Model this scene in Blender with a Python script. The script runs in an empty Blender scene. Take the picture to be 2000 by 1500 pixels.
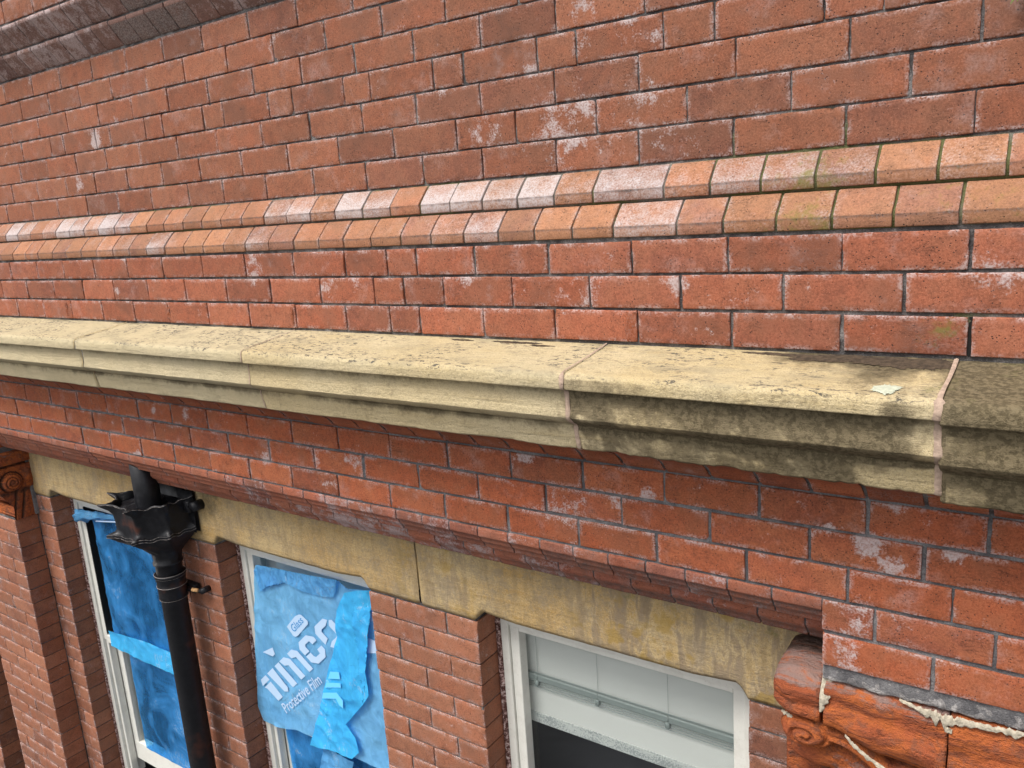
import bpy, math, random
from mathutils import Vector, Matrix, noise as MN
random.seed(7)
C = bpy.context.scene
COL = C.collection

# ------------------------------------------------------------------ camera
cam = bpy.data.cameras.new('camera'); camo = bpy.data.objects.new('camera', cam); COL.objects.link(camo)
YAW, PIT, ROL = -0.61552942, -0.21704889, -0.06968214
cy, sy, cp, sp = math.cos(YAW), math.sin(YAW), math.cos(PIT), math.sin(PIT)
F = Vector((sy*cp, cy*cp, sp)); R = Vector((cy, -sy, 0)); U = R.cross(F)
c_, s_ = math.cos(ROL), math.sin(ROL)
R2 = c_*R + s_*U; U2 = -s_*R + c_*U
M = Matrix((R2, U2, -F)).transposed().to_4x4()
M.translation = Vector((0, -1.72930526, -0.06350807))
camo.matrix_world = M
cam.lens = 36*1596.54/2000; cam.sensor_width = 36; cam.clip_end = 500; cam.clip_start = 0.02
C.camera = camo
C.render.resolution_x, C.render.resolution_y = 1024, 768

# ------------------------------------------------------------------ light
SUN_EL, SUN_AZ = math.radians(58), math.radians(200)   # azimuth clockwise from +Y (wall faces -Y)
w = bpy.data.worlds.new('World'); C.world = w; w.use_nodes = True
nt = w.node_tree; nt.nodes.clear()
sky = nt.nodes.new('ShaderNodeTexSky'); sky.sky_type = 'NISHITA'; sky.sun_disc = False
sky.sun_elevation = SUN_EL; sky.sun_rotation = SUN_AZ; sky.dust_density = 4.0; sky.air_density = 1.0; sky.ozone_density = 1.0
hs = nt.nodes.new('ShaderNodeHueSaturation'); hs.inputs['Saturation'].default_value = 0.25   # overcast: greyed sky
bg = nt.nodes.new('ShaderNodeBackground'); bg.inputs['Strength'].default_value = 0.13
wo = nt.nodes.new('ShaderNodeOutputWorld')
nt.links.new(sky.outputs[0], hs.inputs['Color']); nt.links.new(hs.outputs[0], bg.inputs[0]); nt.links.new(bg.outputs[0], wo.inputs[0])
sl = bpy.data.lights.new('sun', 'SUN'); sl.energy = 1.5; sl.angle = math.radians(25); sl.color = (1, .965, .91)
so = bpy.data.objects.new('sun', sl); COL.objects.link(so)
sd = Vector((math.sin(SUN_AZ)*math.cos(SUN_EL), math.cos(SUN_AZ)*math.cos(SUN_EL), math.sin(SUN_EL)))
so.rotation_euler = sd.to_track_quat('Z', 'Y').to_euler()
C.view_settings.view_transform = 'Standard'; C.view_settings.look = 'None'
C.view_settings.exposure = 0.80; C.view_settings.gamma = 1
C.render.engine = 'CYCLES'
C.cycles.max_bounces = 6

# ------------------------------------------------------------------ node helpers
class NT:
    def __init__(s, name):
        s.m = bpy.data.materials.new(name); s.m.use_nodes = True; s.t = s.m.node_tree; s.t.nodes.clear()
        s.out = s.n('ShaderNodeOutputMaterial'); s.pos = s.n('ShaderNodeNewGeometry').outputs['Position']
    def n(s, k): return s.t.nodes.new(k)
    def set(s, sock, v):
        if isinstance(v, bpy.types.NodeSocket): s.t.links.new(v, sock)
        elif v is not None:
            if isinstance(v, (tuple, list)) and len(v) == 3 and sock.type == 'RGBA': v = (*v, 1)
            sock.default_value = v
    def attr(s, name):
        a = s.n('ShaderNodeAttribute'); a.attribute_name = name
        x = s.n('ShaderNodeSeparateXYZ'); s.set(x.inputs[0], a.outputs['Vector']); return x.outputs
    def math(s, op, a, b=0.0, c=None, clamp=False):
        m = s.n('ShaderNodeMath'); m.operation = op; m.use_clamp = clamp
        s.set(m.inputs[0], a); s.set(m.inputs[1], b)
        if c is not None: s.set(m.inputs[2], c)
        return m.outputs[0]
    def add(s, a, b): return s.math('ADD', a, b)
    def mul(s, a, b): return s.math('MULTIPLY', a, b)
    def ramp(s, v, lo, hi, a=0.0, b=1.0):
        m = s.n('ShaderNodeMapRange'); m.interpolation_type = 'SMOOTHSTEP'; s.set(m.inputs[0], v)
        m.inputs[1].default_value = lo; m.inputs[2].default_value = hi; m.inputs[3].default_value = a; m.inputs[4].default_value = b
        return m.outputs[0]
    def noise(s, scale, detail=3, rough=.55, vec=None, stretch=None, dist=0.0, off=None):
        v = vec or s.pos
        if stretch or off:
            mp = s.n('ShaderNodeMapping'); s.set(mp.inputs[0], v); mp.inputs['Scale'].default_value = stretch or (1, 1, 1)
            if off: mp.inputs['Location'].default_value = off
            v = mp.outputs[0]
        k = s.n('ShaderNodeTexNoise'); s.set(k.inputs['Vector'], v); k.inputs['Scale'].default_value = scale
        k.inputs['Detail'].default_value = detail; k.inputs['Roughness'].default_value = rough; k.inputs['Distortion'].default_value = dist
        return k.outputs[0]
    def voro(s, scale, vec=None, stretch=None, feature='F1'):
        v = vec or s.pos
        if stretch:
            mp = s.n('ShaderNodeMapping'); s.set(mp.inputs[0], v); mp.inputs['Scale'].default_value = stretch; v = mp.outputs[0]
        k = s.n('ShaderNodeTexVoronoi'); k.feature = feature; s.set(k.inputs['Vector'], v); k.inputs['Scale'].default_value = scale
        return k.outputs['Distance']
    def mix(s, f, a, b, mode='MIX'):
        m = s.n('ShaderNodeMix'); m.data_type = 'RGBA'; m.blend_type = mode
        s.set(m.inputs[0], f); s.set(m.inputs[6], a); s.set(m.inputs[7], b); return m.outputs[2]
    def bump(s, h, strength=.5, dist=.002, normal=None):
        b = s.n('ShaderNodeBump'); b.inputs['Strength'].default_value = strength; b.inputs['Distance'].default_value = dist
        s.set(b.inputs['Height'], h)
        if normal: s.set(b.inputs['Normal'], normal)
        return b.outputs[0]
    def bsdf(s, col, rough=.85, normal=None, spec=.3, metal=0.0, **kw):
        p = s.n('ShaderNodeBsdfPrincipled'); s.set(p.inputs['Base Color'], col); s.set(p.inputs['Roughness'], rough)
        p.inputs['Specular IOR Level'].default_value = spec; p.inputs['Metallic'].default_value = metal
        if normal: s.set(p.inputs['Normal'], normal)
        for k, v in kw.items(): s.set(p.inputs[k.replace('_', ' ')], v)
        s.shader = p.outputs[0]; s.set(s.out.inputs[0], p.outputs[0]); return s.m

# tone = (random per brick, efflorescence, dark growth and painted shade)   aux = (edge 0..1 inside, moss, extra)
def brick_mat(name, cols, effcol=(.50, .435, .43), orange=0.0, grain=1.0, dirt=.35, dkc=((.035, .027, .026), (.15, .115, .105)), effmax=.80, soft=0.0):
    s = NT(name); t = s.attr('tone'); a = s.attr('aux')
    rnd, eff, dark = t[0], t[1], t[2]; edge, moss = a[0], a[1]
    rv = s.n('ShaderNodeCombineXYZ'); s.set(rv.inputs[0], s.mul(rnd, 37.0)); s.set(rv.inputs[1], s.mul(rnd, 11.0)); s.set(rv.inputs[2], s.mul(rnd, 5.0))
    pv = s.n('ShaderNodeVectorMath'); pv.operation = 'ADD'; s.set(pv.inputs[0], s.pos); s.set(pv.inputs[1], rv.outputs[0]); P = pv.outputs[0]
    big = s.noise(9, 3, .6, vec=P); mid = s.noise(42, 4, .65, vec=P); fine = s.noise(230, 3, .6); micro = s.noise(700, 2, .6)
    r2 = s.math('FRACT', s.mul(rnd, 17.3))
    c = s.mix(r2, cols[0], cols[1]); c = s.mix(s.ramp(rnd, .55, 1), c, cols[2])
    c = s.mix(s.ramp(big, .4, .62, 0, .55), c, cols[3])                     # fired colour change across the face
    c = s.mix(s.ramp(mid, .5, .75, 0, .4), c, cols[1])
    # brown smudge towards a random part of the face, broken by fine noise
    sm = s.mul(s.ramp(s.add(big, s.mul(mid, .35)), .62, .84), s.ramp(r2, .25, .8, .22, 1))
    sm = s.mul(sm, s.ramp(fine, .35, .6, .35, 1))
    c = s.mix(s.mul(sm, dirt*1.6), c, (.085, .045, .036))
    fv = s.ramp(s.add(s.mul(fine, .6), s.mul(micro, .4)), .34, .66, .72, 1.24); fc = s.n('ShaderNodeCombineXYZ'); [s.set(fc.inputs[i], fv) for i in range(3)]
    c = s.mix(1.0, c, fc.outputs[0], 'MULTIPLY')
    mv = s.ramp(mid, .3, .7, .86, 1.14); mv = s.mul(mv, s.ramp(s.math('FRACT', s.mul(rnd, 7.7)), 0, 1, .89, 1.12)); mc = s.n('ShaderNodeCombineXYZ'); [s.set(mc.inputs[i], mv) for i in range(3)]
    c = s.mix(1.0, c, mc.outputs[0], 'MULTIPLY')
    # pits and specks
    pit = s.ramp(s.voro(150, vec=P), .14, .26, 1, 0); pit = s.mul(pit, s.ramp(s.noise(48, 3, .7, vec=P), .46, .58))
    c = s.mix(s.mul(pit, .85), c, (.035, .02, .018))
    c = s.mix(s.mul(s.ramp(fine, .60, .74), .32*grain), c, (.09, .04, .03))
    c = s.mix(s.mul(s.ramp(micro, .62, .75), .35*grain), c, (.60, .34, .24))
    # wire-cut drag lines
    lin = s.noise(60, 3, .7, vec=P, stretch=(.35, 1, 1.6), dist=1.2)
    crack = s.math('SUBTRACT', 1.0, s.ramp(s.math('ABSOLUTE', s.math('SUBTRACT', lin, .5)), .0, .018))
    crack = s.mul(crack, s.ramp(s.noise(14, 2, vec=P), .54, .66)); c = s.mix(s.mul(crack, .6), c, (.06, .028, .02))
    # efflorescence
    emid = s.noise(38, 4, .7); e1 = s.add(s.mul(eff, 1.0), s.mul(s.math('SUBTRACT', emid, .5), 1.5-soft)); e1 = s.add(e1, s.mul(s.math('SUBTRACT', fine, .5), .8)); e1 = s.add(e1, s.mul(s.math('SUBTRACT', s.noise(13, 3, .6), .5), 1.6-soft*.8))
    e1 = s.add(e1, s.mul(s.mul(s.math('SUBTRACT', 1.0, edge), eff), .45)); ef = s.mul(s.ramp(e1, .36-soft*.35, .82+soft*.25, 0, effmax), s.ramp(fine, .30, .62, .55, 1))
    edg = s.mul(s.ramp(edge, .0, 1.0, 1, 0), s.ramp(s.noise(22, 4, .7), .42, .62)); edg = s.mul(edg, s.ramp(fine, .38, .58))
    ef = s.math('MAXIMUM', ef, s.mul(edg, .7))
    haze_ = s.mul(s.ramp(s.noise(11, 4, .65, vec=P, off=(9, 2, 4)), .54, .76, 0, .22), s.ramp(fine, .35, .6, .4, 1)); ef = s.math('MAXIMUM', ef, haze_)
    c = s.mix(ef, c, effcol)
    dk = s.ramp(s.add(dark, s.add(s.mul(s.math('SUBTRACT', mid, .5), .9), s.mul(s.math('SUBTRACT', fine, .5), .6))), .3, .8)
    dk = s.mul(dk, .88); c = s.mix(dk, c, s.mix(s.ramp(fine, .35, .65), dkc[0], dkc[1]))
    mo = s.mul(s.ramp(s.add(moss, s.mul(s.math('SUBTRACT', mid, .5), 1.2)), .3, .7), .75); c = s.mix(mo, c, (.16, .15, .035))
    h = s.add(s.mul(fine, .5), s.mul(micro, .3)); h = s.add(h, s.mul(mid, .6)); h = s.math('SUBTRACT', h, s.mul(pit, .8)); h = s.math('SUBTRACT', h, s.mul(crack, .5))
    return s.bsdf(c, s.ramp(mid, .3, .7, .72, .95), s.bump(h, .55, .0022), spec=.25)

RED = [(.270, .102, .056), (.245, .086, .047), (.195, .078, .050), (.300, .125, .070)]
LOWR = [(.325, .094, .043), (.31, .082, .035), (.25, .077, .042), (.375, .125, .056)]
M_up = brick_mat('pressed_red_brick', RED)
M_mid = brick_mat('pressed_red_brick_clean', [(.290, .096, .053), (.275, .085, .045), (.22, .078, .048), (.33, .122, .066)], dirt=.34)
M_low = brick_mat('orange_red_brick', LOWR, dirt=.22)
M_pier = brick_mat('pier_red_brick', [(.315, .128, .073), (.27, .098, .053), (.19, .078, .050), (.36, .155, .088)], dirt=.3)
M_cant = brick_mat('orange_cant_brick', [(.335, .160, .085), (.31, .130, .072), (.25, .118, .080), (.37, .182, .098)], effcol=(.50, .47, .475), grain=1.3, dirt=.25, soft=.8)
M_corb = brick_mat('sooty_corbel_brick', [(.235, .130, .105), (.20, .11, .09), (.17, .095, .08), (.26, .155, .125)], effcol=(.46, .37, .36), grain=1.0, dkc=((.10, .082, .076), (.31, .265, .25)))
M_mould = brick_mat('moulded_brick', [(.33, .115, .065), (.30, .092, .052), (.22, .08, .058), (.36, .14, .085)], effcol=(.42, .35, .35), grain=1.2, dirt=.4)

def mortar_mat(name, dark, light, mossy=True):
    s = NT(name); a = s.attr('aux'); moss = a[1]
    n1 = s.noise(30, 4, .7); n2 = s.noise(260, 3, .7); n3 = s.noise(5, 3)
    c = s.mix(s.ramp(s.add(s.mul(n1, .6), s.mul(n3, .5)), .45, .68), dark, light)
    c = s.mix(s.ramp(n2, .35, .7, 0, .6), c, tuple(v*.45 for v in dark))
    c = s.mix(s.mul(s.ramp(n2, .6, .7), .5), c, (.42, .40, .38))
    c = s.mix(s.mul(s.ramp(s.add(moss, s.mul(s.math('SUBTRACT', n1, .5), .8)), .3, .6), .8), c, (.10, .105, .03))
    return s.bsdf(c, .95, s.bump(s.add(n2, s.mul(n1, .8)), .9, .004), spec=.15)
M_mort = mortar_mat('weathered_mortar', (.080, .073, .072), (.27, .25, .24))
M_mortL = mortar_mat('grey_mortar', (.12, .115, .12), (.26, .25, .25))

def stone_mat(name, A, B, Cc, kind):
    s = NT(name); t = s.attr('tone'); a = s.attr('aux'); dark, eff = t[2], t[1]
    n0 = s.noise(2.3, 4, .6); n1 = s.noise(14, 4, .65); n2 = s.noise(90, 4, .7); n3 = s.noise(480, 2, .6)
    bed = s.noise(26, 3, .65, stretch=(.10, 1, 1.6), dist=.6)
    c = s.mix(s.ramp(n0, .38, .64), A, B); c = s.mix(s.ramp(s.add(s.mul(bed, .6), s.mul(n1, .4)), .5, .68, 0, .6), c, Cc)
    c = s.mix(s.mul(s.ramp(n2, .52, .72), .35), c, tuple(v*.5 for v in A))
    c = s.mix(s.mul(s.ramp(s.noise(260, 3, .7), .50, .66), .5), c, tuple(v*.4 for v in A)); c = s.mix(s.mul(s.ramp(s.noise(330, 3, .7, off=(5, 5, 5)), .52, .66), .35), c, (.66, .56, .38))
    c = s.mix(s.mul(s.ramp(n3, .6, .72), .45), c, (.70, .60, .42))
    c = s.mix(s.mul(s.ramp(n3, .28, .4, 1, 0), .35), c, (.13, .10, .055))
    if kind == 'cornice':
        c = s.mix(s.mul(eff, .8), c, s.mix(s.ramp(n1, .4, .6), (.50, .425, .28), (.46, .395, .265)))
        # lichen dashes on the weathering
        d = s.noise(95, 4, .75, stretch=(.5, 1.1, 1), dist=.5); spk = s.mul(s.ramp(d, .535, .60), s.ramp(s.noise(6, 4, .6), .42, .54))
        spk = s.mul(spk, a[2]); c = s.mix(s.mul(a[2], s.ramp(s.noise(15, 5, .75, stretch=(.5, 1, 1)), .46, .66, 0, .45)), c, (.27, .235, .16)); c = s.mix(s.mul(spk, .9), c, (.07, .065, .06))
        d2 = s.ramp(s.noise(75, 3, .7, stretch=(.4, 1.4, 1)), .62, .68); c = s.mix(s.mul(s.mul(d2, a[2]), .55), c, (.10, .09, .075))
    else:
        st = s.noise(16, 4, .6, stretch=(1, 1, .16), dist=.5); st2 = s.noise(34, 4, .7, stretch=(1, 1, .3), dist=.8)
        m = s.mul(s.ramp(s.add(s.mul(st, .55), s.mul(st2, .45)), .48, .575), eff)
        c = s.mix(s.mul(m, .72), c, (.265, .205, .15))
        c = s.mix(s.ramp(s.add(s.mul(s.noise(7, 4, .65, off=(1, 7, 3)), .6), s.mul(n2, .4)), .45, .60, 0, .68), c, (.31, .245, .165))
        c = s.mix(s.mul(s.ramp(s.noise(30, 4, .7, stretch=(1, 1, .22)), .5, .62), .35), c, (.24, .175, .10))
        ring = s.mul(s.math('SUBTRACT', 1.0, s.ramp(s.math('ABSOLUTE', s.math('SUBTRACT', s.add(s.mul(st, .55), s.mul(st2, .45)), .505)), 0, .012)), eff)
        c = s.mix(s.mul(ring, .25), c, (.62, .54, .40))
        oc = s.ramp(s.noise(11, 3, .6, off=(3, 1, 2)), .56, .66); c = s.mix(s.mul(s.mul(oc, eff), .6), c, (.38, .24, .05))
    dk = s.ramp(s.add(dark, s.add(s.mul(s.math('SUBTRACT', n1, .5), 1.1), s.mul(s.math('SUBTRACT', n2, .5), .7))), .25, .85)
    c = s.mix(s.mul(dk, .90), c, s.mix(s.ramp(n2, .4, .6), (.060, .047, .028), (.155, .122, .074)))
    mo = s.mul(s.ramp(s.add(a[1], s.mul(s.math('SUBTRACT', n1, .5), 1.3)), .3, .65), .7); c = s.mix(mo, c, (.15, .165, .045))
    h = s.add(s.mul(n2, 1.0), s.mul(n3, .35)); h = s.add(h, s.mul(bed, .9)); h = s.add(h, s.mul(n1, .8))
    return s.bsdf(c, .95, s.bump(h, .85, .005), spec=.1)
M_corn = stone_mat('cornice_sandstone', (.50, .385, .205), (.53, .43, .262), (.46, .34, .16), 'cornice')
M_lint = stone_mat('lintel_sandstone', (.50, .330, .140), (.53, .390, .200), (.45, .265, .075), 'lintel')

def terra():
    s = NT('terracotta'); t = s.attr('tone'); eff, dark = t[1], t[2]
    n1 = s.noise(9, 4, .6); n2 = s.noise(60, 4, .7); n3 = s.noise(380, 3, .6); bed = s.noise(40, 4, .7, stretch=(.25, 1, 1), dist=1)
    c = s.mix(s.ramp(n1, .4, .6), (.46, .128, .040), (.35, .095, .042)); c = s.mix(s.ramp(bed, .45, .62, 0, .8), c, (.19, .062, .036))
    c = s.mix(s.ramp(s.noise(28, 4, .7), .5, .66, 0, .7), c, (.20, .085, .055))
    c = s.mix(s.mul(s.ramp(n3, .58, .72), .5), c, (.14, .045, .025))
    c = s.mix(s.ramp(s.add(eff, s.add(s.mul(s.math('SUBTRACT', n2, .5), .9), s.mul(s.math('SUBTRACT', bed, .5), 1.6))), .34, .8, 0, .8), c, (.30, .215, .19))
    c = s.mix(s.mul(s.ramp(s.add(dark, s.mul(s.math('SUBTRACT', n2, .5), .9)), .3, .8), .85), c, (.07, .045, .035))
    h = s.add(s.add(s.mul(bed, 1.6), s.mul(n2, 1.0)), s.mul(n3, .7)); h = s.add(h, s.mul(s.ramp(s.noise(22, 3, .7), .46, .54), .3))
    return s.bsdf(c, .95, s.bump(h, 1.0, .006), spec=.08)
M_terra = terra()

def simple(name, col, rough=.6, bump=None, spec=.4, var=.0, scale=30, metal=0.0, dist=.001):
    s = NT(name); n = s.noise(scale, 4, .6); c = s.mix(s.ramp(n, .35, .65, 0, var), col, tuple(v*.5 for v in col))
    return s.bsdf(c, rough, s.bump(n, bump, dist) if bump else None, spec=spec, metal=metal)
def paintw():
    s = NT('white_frame_paint'); n = s.noise(18, 4, .7); n2 = s.noise(150, 3, .7)
    c = s.mix(s.ramp(n, .45, .7, 0, .35), (.70, .69, .63), (.52, .50, .44)); c = s.mix(s.mul(s.ramp(n2, .62, .72), .4), c, (.30, .27, .22))
    return s.bsdf(c, .45, s.bump(n2, .1, .001), spec=.4)
M_white = paintw()
def ironm():
    s = NT('black_cast_iron'); n = s.noise(35, 4, .7); n2 = s.noise(260, 3, .7); n3 = s.noise(7, 3); t = s.attr('tone'); a = s.attr('aux')
    c = s.mix(s.ramp(n, .4, .7, 0, .8), (.006, .006, .008), (.016, .016, .019))
    c = s.mix(s.mul(s.ramp(n3, .6, .72), .5), c, (.10, .03, .015))
    c = s.mix(s.ramp(s.add(t[1], s.mul(s.math('SUBTRACT', n, .5), 1.1)), .35, .8, 0, .7), c, (.16, .15, .14))
    return s.bsdf(c, s.ramp(n, .3, .7, .33, .55), s.bump(s.add(n, s.mul(n2, .5)), .35, .0015), spec=.32)
M_iron = ironm()
M_edge = simple('worn_iron_edge', (.36, .32, .30), .5, var=.6, scale=60)
M_tan = simple('bare_chipped_rust', (.62, .36, .16), .7, var=.4, scale=80)
def crumb():
    s = NT('crumbling_bedding_mortar'); n = s.noise(60, 4, .7); n2 = s.noise(160, 4, .7); n3 = s.noise(8, 2)
    v = s.add(s.mul(n, .6), s.mul(n2, .4)); c = s.mix(s.ramp(v, .47, .56), (.095, .042, .035), (.50, .34, .31)); c = s.mix(s.ramp(s.add(s.mul(v, .7), s.mul(n3, .3)), .55, .62), c, (.66, .60, .56))
    return s.bsdf(c, .95, s.bump(v, 1.0, .008), spec=.1)
M_crumb = crumb()
M_lime = simple('pale_lime_mortar', (.50, .44, .34), .95, bump=.6, spec=.1, var=.75, scale=110, dist=.006)
M_pink = simple('pink_joint_mortar', (.47, .345, .265), .95, bump=.9, spec=.1, var=.5, scale=90, dist=.004)
M_groundm = simple('asphalt', (.10, .10, .10), .9, bump=.5, var=.5, scale=6)
M_dark = simple('dark_room', (.035, .035, .042), .9)
def glassm():
    s = NT('window_glass'); fr = s.n('ShaderNodeLayerWeight'); fr.inputs[0].default_value = .5; fv = s.add(.045, s.mul(.9, s.math('POWER', fr.outputs['Facing'], 5.0)))
    tr = s.n('ShaderNodeBsdfTransparent'); tr.inputs[0].default_value = (.97, .985, .98, 1)
    g = s.n('ShaderNodeBsdfGlossy'); g.inputs['Roughness'].default_value = .02
    m = s.n('ShaderNodeMixShader'); s.set(m.inputs[0], fv); s.set(m.inputs[1], tr.outputs[0]); s.set(m.inputs[2], g.outputs[0])
    s.set(s.out.inputs[0], m.outputs[0]); return s.m
M_glass = glassm()
def filmm(name, col, op, bumpd=.004, streak=False):
    s = NT(name); n = s.noise(4 if streak else 7, 3, .55, dist=1.2); n2 = s.noise(30, 3, .6, dist=2.0, stretch=(1, 1, .35))
    ridge = s.math('SUBTRACT', 1.0, s.ramp(s.math('ABSOLUTE', s.math('SUBTRACT', n2, .5)), 0, .05))
    bp = s.bump(s.add(s.mul(n, 1.6), s.mul(ridge, .25)), .8, bumpd)
    s.bsdf(s.mix(s.mul(ridge, s.ramp(n, .56, .66, 0, .60)), col, (.55, .78, .96)), .22, bp, spec=.6)  # white glints on the creases painted into the film colour
    tl = s.n('ShaderNodeBsdfTranslucent'); tl.inputs[0].default_value = (*col, 1)
    m0 = s.n('ShaderNodeMixShader'); m0.inputs[0].default_value = .25; s.set(m0.inputs[1], s.shader); s.set(m0.inputs[2], tl.outputs[0])
    tr = s.n('ShaderNodeBsdfTransparent'); tr.inputs[0].default_value = (.22, .58, .95, 1)
    m = s.n('ShaderNodeMixShader'); s.set(m.inputs[0], s.ramp(s.add(s.mul(n, .5), s.mul(s.noise(2.6, 3, .55, stretch=(1, 1, .4), dist=.5), .5)), .36, .64, op-.36, op+.32) if streak else s.ramp(n, .3, .7, op-.12, op+.12)); s.set(m.inputs[1], tr.outputs[0]); s.set(m.inputs[2], m0.outputs[0])
    s.set(s.out.inputs[0], m.outputs[0]); return s.m
M_film = filmm('blue_protective_film', (.24, .62, 1.0), .76)
M_filmd = filmm('thin_blue_film', (.06, .38, .90), .60, .008, streak=True)
M_filmf = filmm('doubled_blue_film', (.07, .56, 1.0), .94)
M_filmc = filmm('crumpled_pale_blue_film', (.16, .52, .92), .8, .012)
M_ink = simple('white_print_on_film', (.46, .62, .82), .35, spec=.5)
M_inkb = simple('blue_print', (.06, .28, .60), .4)
M_inkf = simple('faint_print_on_flap', (.16, .60, .98), .4)
M_blind = simple('pale_green_blind', (.60, .595, .565), .8, var=.06, scale=3)
M_silver = simple('grey_rail', (.22, .25, .24), .5)
M_leaf = simple('green_leaf', (.16, .20, .03), .5, var=.6, scale=60)
M_stalk = simple('pale_stalk', (.50, .48, .16), .5, var=.3)

# ------------------------------------------------------------------ mesh helpers
class MB:
    def __init__(s): s.v = []; s.f = []; s.t = []; s.a = []; s.smooth = True; s.mi = []
    def vert(s, p, t=(0, 0, 0), a=(1, 0, 0)):
        s.v.append(tuple(p)); s.t.append(t); s.a.append(a); return len(s.v)-1
    def grid(s, P, T=None, A=None, flip=False, close_u=False):
        nu, nv = len(P), len(P[0]); ix = [[s.vert(P[i][j], T[i][j] if T else (0, 0, 0), A[i][j] if A else (1, 0, 0)) for j in range(nv)] for i in range(nu)]
        for i in range(nu if close_u else nu-1):
            k = (i+1) % nu
            for j in range(nv-1):
                q = (ix[i][j], ix[k][j], ix[k][j+1], ix[i][j+1]); s.f.append(q[::-1] if flip else q)
        return ix
    def box(s, x0, x1, y0, y1, z0, z1, b=0.0):
        b = min(b, (x1-x0)/2.01, (y1-y0)/2.01, (z1-z0)/2.01); base = len(s.v)
        if b <= 0:
            for x in (x0, x1):
                for y in (y0, y1):
                    for z in (z0, z1): s.vert((x, y, z))
            for q in ((0, 1, 3, 2), (4, 6, 7, 5), (0, 4, 5, 1), (2, 3, 7, 6), (0, 2, 6, 4), (1, 5, 7, 3)): s.f.append(tuple(base+i for i in q))
            return
        idx = {}
        for sx in (0, 1):
            for sy in (0, 1):
                for sz in (0, 1):
                    X, Y, Z = (x0, x1)[sx], (y0, y1)[sy], (z0, z1)[sz]; dx, dy, dz = (b, -b)[sx], (b, -b)[sy], (b, -b)[sz]
                    idx[sx, sy, sz] = (s.vert((X, Y+dy, Z+dz)), s.vert((X+dx, Y, Z+dz)), s.vert((X+dx, Y+dy, Z)))
        def F(*q): s.f.append(q)
        for a in (0, 1):
            F(*[idx[a, i, j][0] for i, j in ((0, 0), (0, 1), (1, 1), (1, 0))][::(1 if a == 0 else -1)])
            F(*[idx[i, a, j][1] for i, j in ((0, 0), (1, 0), (1, 1), (0, 1))][::(1 if a == 0 else -1)])
            F(*[idx[i, j, a][2] for i, j in ((0, 0), (0, 1), (1, 1), (1, 0))][::(1 if a == 0 else -1)])
            for c2 in (0, 1):
                F(idx[a, c2, 0][0], idx[a, c2, 1][0], idx[a, c2, 1][1], idx[a, c2, 0][1])
                F(idx[a, 0, c2][0], idx[a, 1, c2][0], idx[a, 1, c2][2], idx[a, 0, c2][2])
                F(idx[0, a, c2][1], idx[1, a, c2][1], idx[1, a, c2][2], idx[0, a, c2][2])
                for e in (0, 1): F(*idx[a, c2, e]) if a == 0 and False else None
        for k in idx: F(*idx[k])
    def cyl(s, p0, p1, r0, r1=None, n=20, cap=True, t=(0, 0, 0)):
        r1 = r0 if r1 is None else r1; p0, p1 = Vector(p0), Vector(p1); d = (p1-p0).normalized()
        u = d.orthogonal().normalized(); w_ = d.cross(u)
        P = [[p0+(math.cos(2*math.pi*i/n)*u+math.sin(2*math.pi*i/n)*w_)*r0, p1+(math.cos(2*math.pi*i/n)*u+math.sin(2*math.pi*i/n)*w_)*r1] for i in range(n)]
        ix = s.grid(P, [[t]*2]*n, None, close_u=True)
        if cap: s.f.append(tuple(i[0] for i in ix)); s.f.append(tuple(i[1] for i in ix)[::-1])
    def lathe(s, cx, cyy, prof, n=28, sc=None):
        P = []
        for i in range(n):
            a = 2*math.pi*i/n; P.append([(cx+math.cos(a)*r, cyy+math.sin(a)*r, z) for r, z in prof])
        s.grid(P, close_u=True, flip=True)
    def build(s, name, mat, parent=None, smooth=True, label=None, recalc=True):
        me = bpy.data.meshes.new(name); me.from_pydata(s.v, [], s.f); me.update()
        if recalc:
            import bmesh
            b = bmesh.new(); b.from_mesh(me); bmesh.ops.recalc_face_normals(b, faces=b.faces); b.to_mesh(me); b.free()
        for nm, dat in (('tone', s.t), ('aux', s.a)):
            at = me.attributes.new(nm, 'FLOAT_VECTOR', 'POINT'); at.data.foreach_set('vector', [x for q in dat for x in q])
        if smooth: me.polygons.foreach_set('use_smooth', [True]*len(me.polygons))
        me.materials.append(mat); o = bpy.data.objects.new(name, me); COL.objects.link(o)
        if parent is not None: o.parent = parent; o.matrix_parent_inverse = Matrix.Translation(-Vector(parent_world(parent)))
        if label: o['label'] = label
        return o
def parent_world(p):
    v = Vector(p.location)
    return v if p.parent is None else Vector((p['wx'], p['wy'], p['wz'])) if 'wx' in p else Vector((0, 0, 0))+parent_world(p.parent)*0+v*0+base_of(p)
def base_of(p):
    # every mesh is built in world coordinates, so its world matrix is identity
    return Vector((0, 0, 0))
def thing(name, label, cat, loc=(0, 0, 0), group=None):
    o = bpy.data.objects.new(name, None); COL.objects.link(o); o.location = loc; o.empty_display_size = .1
    o['label'] = label; o['category'] = cat
    if group: o['group'] = group
    return o
def tag(o, label, cat, group=None):
    o['label'] = label; o['category'] = cat
    if group: o['group'] = group
def sst_(t): t = max(0, min(1, t)); return t*t*(3-2*t)
def n3(x, y, z, s=1.0): return MN.noise(Vector((x*s, y*s, z*s)))

def field(spots, x, z):
    v = 0
    for (sx, sz, r, k) in spots:
        d = ((x-sx)**2+((z-sz)*1.15)**2)/(r*r)
        if d < 4: v = max(v, k*math.exp(-d))
    return v

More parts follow.
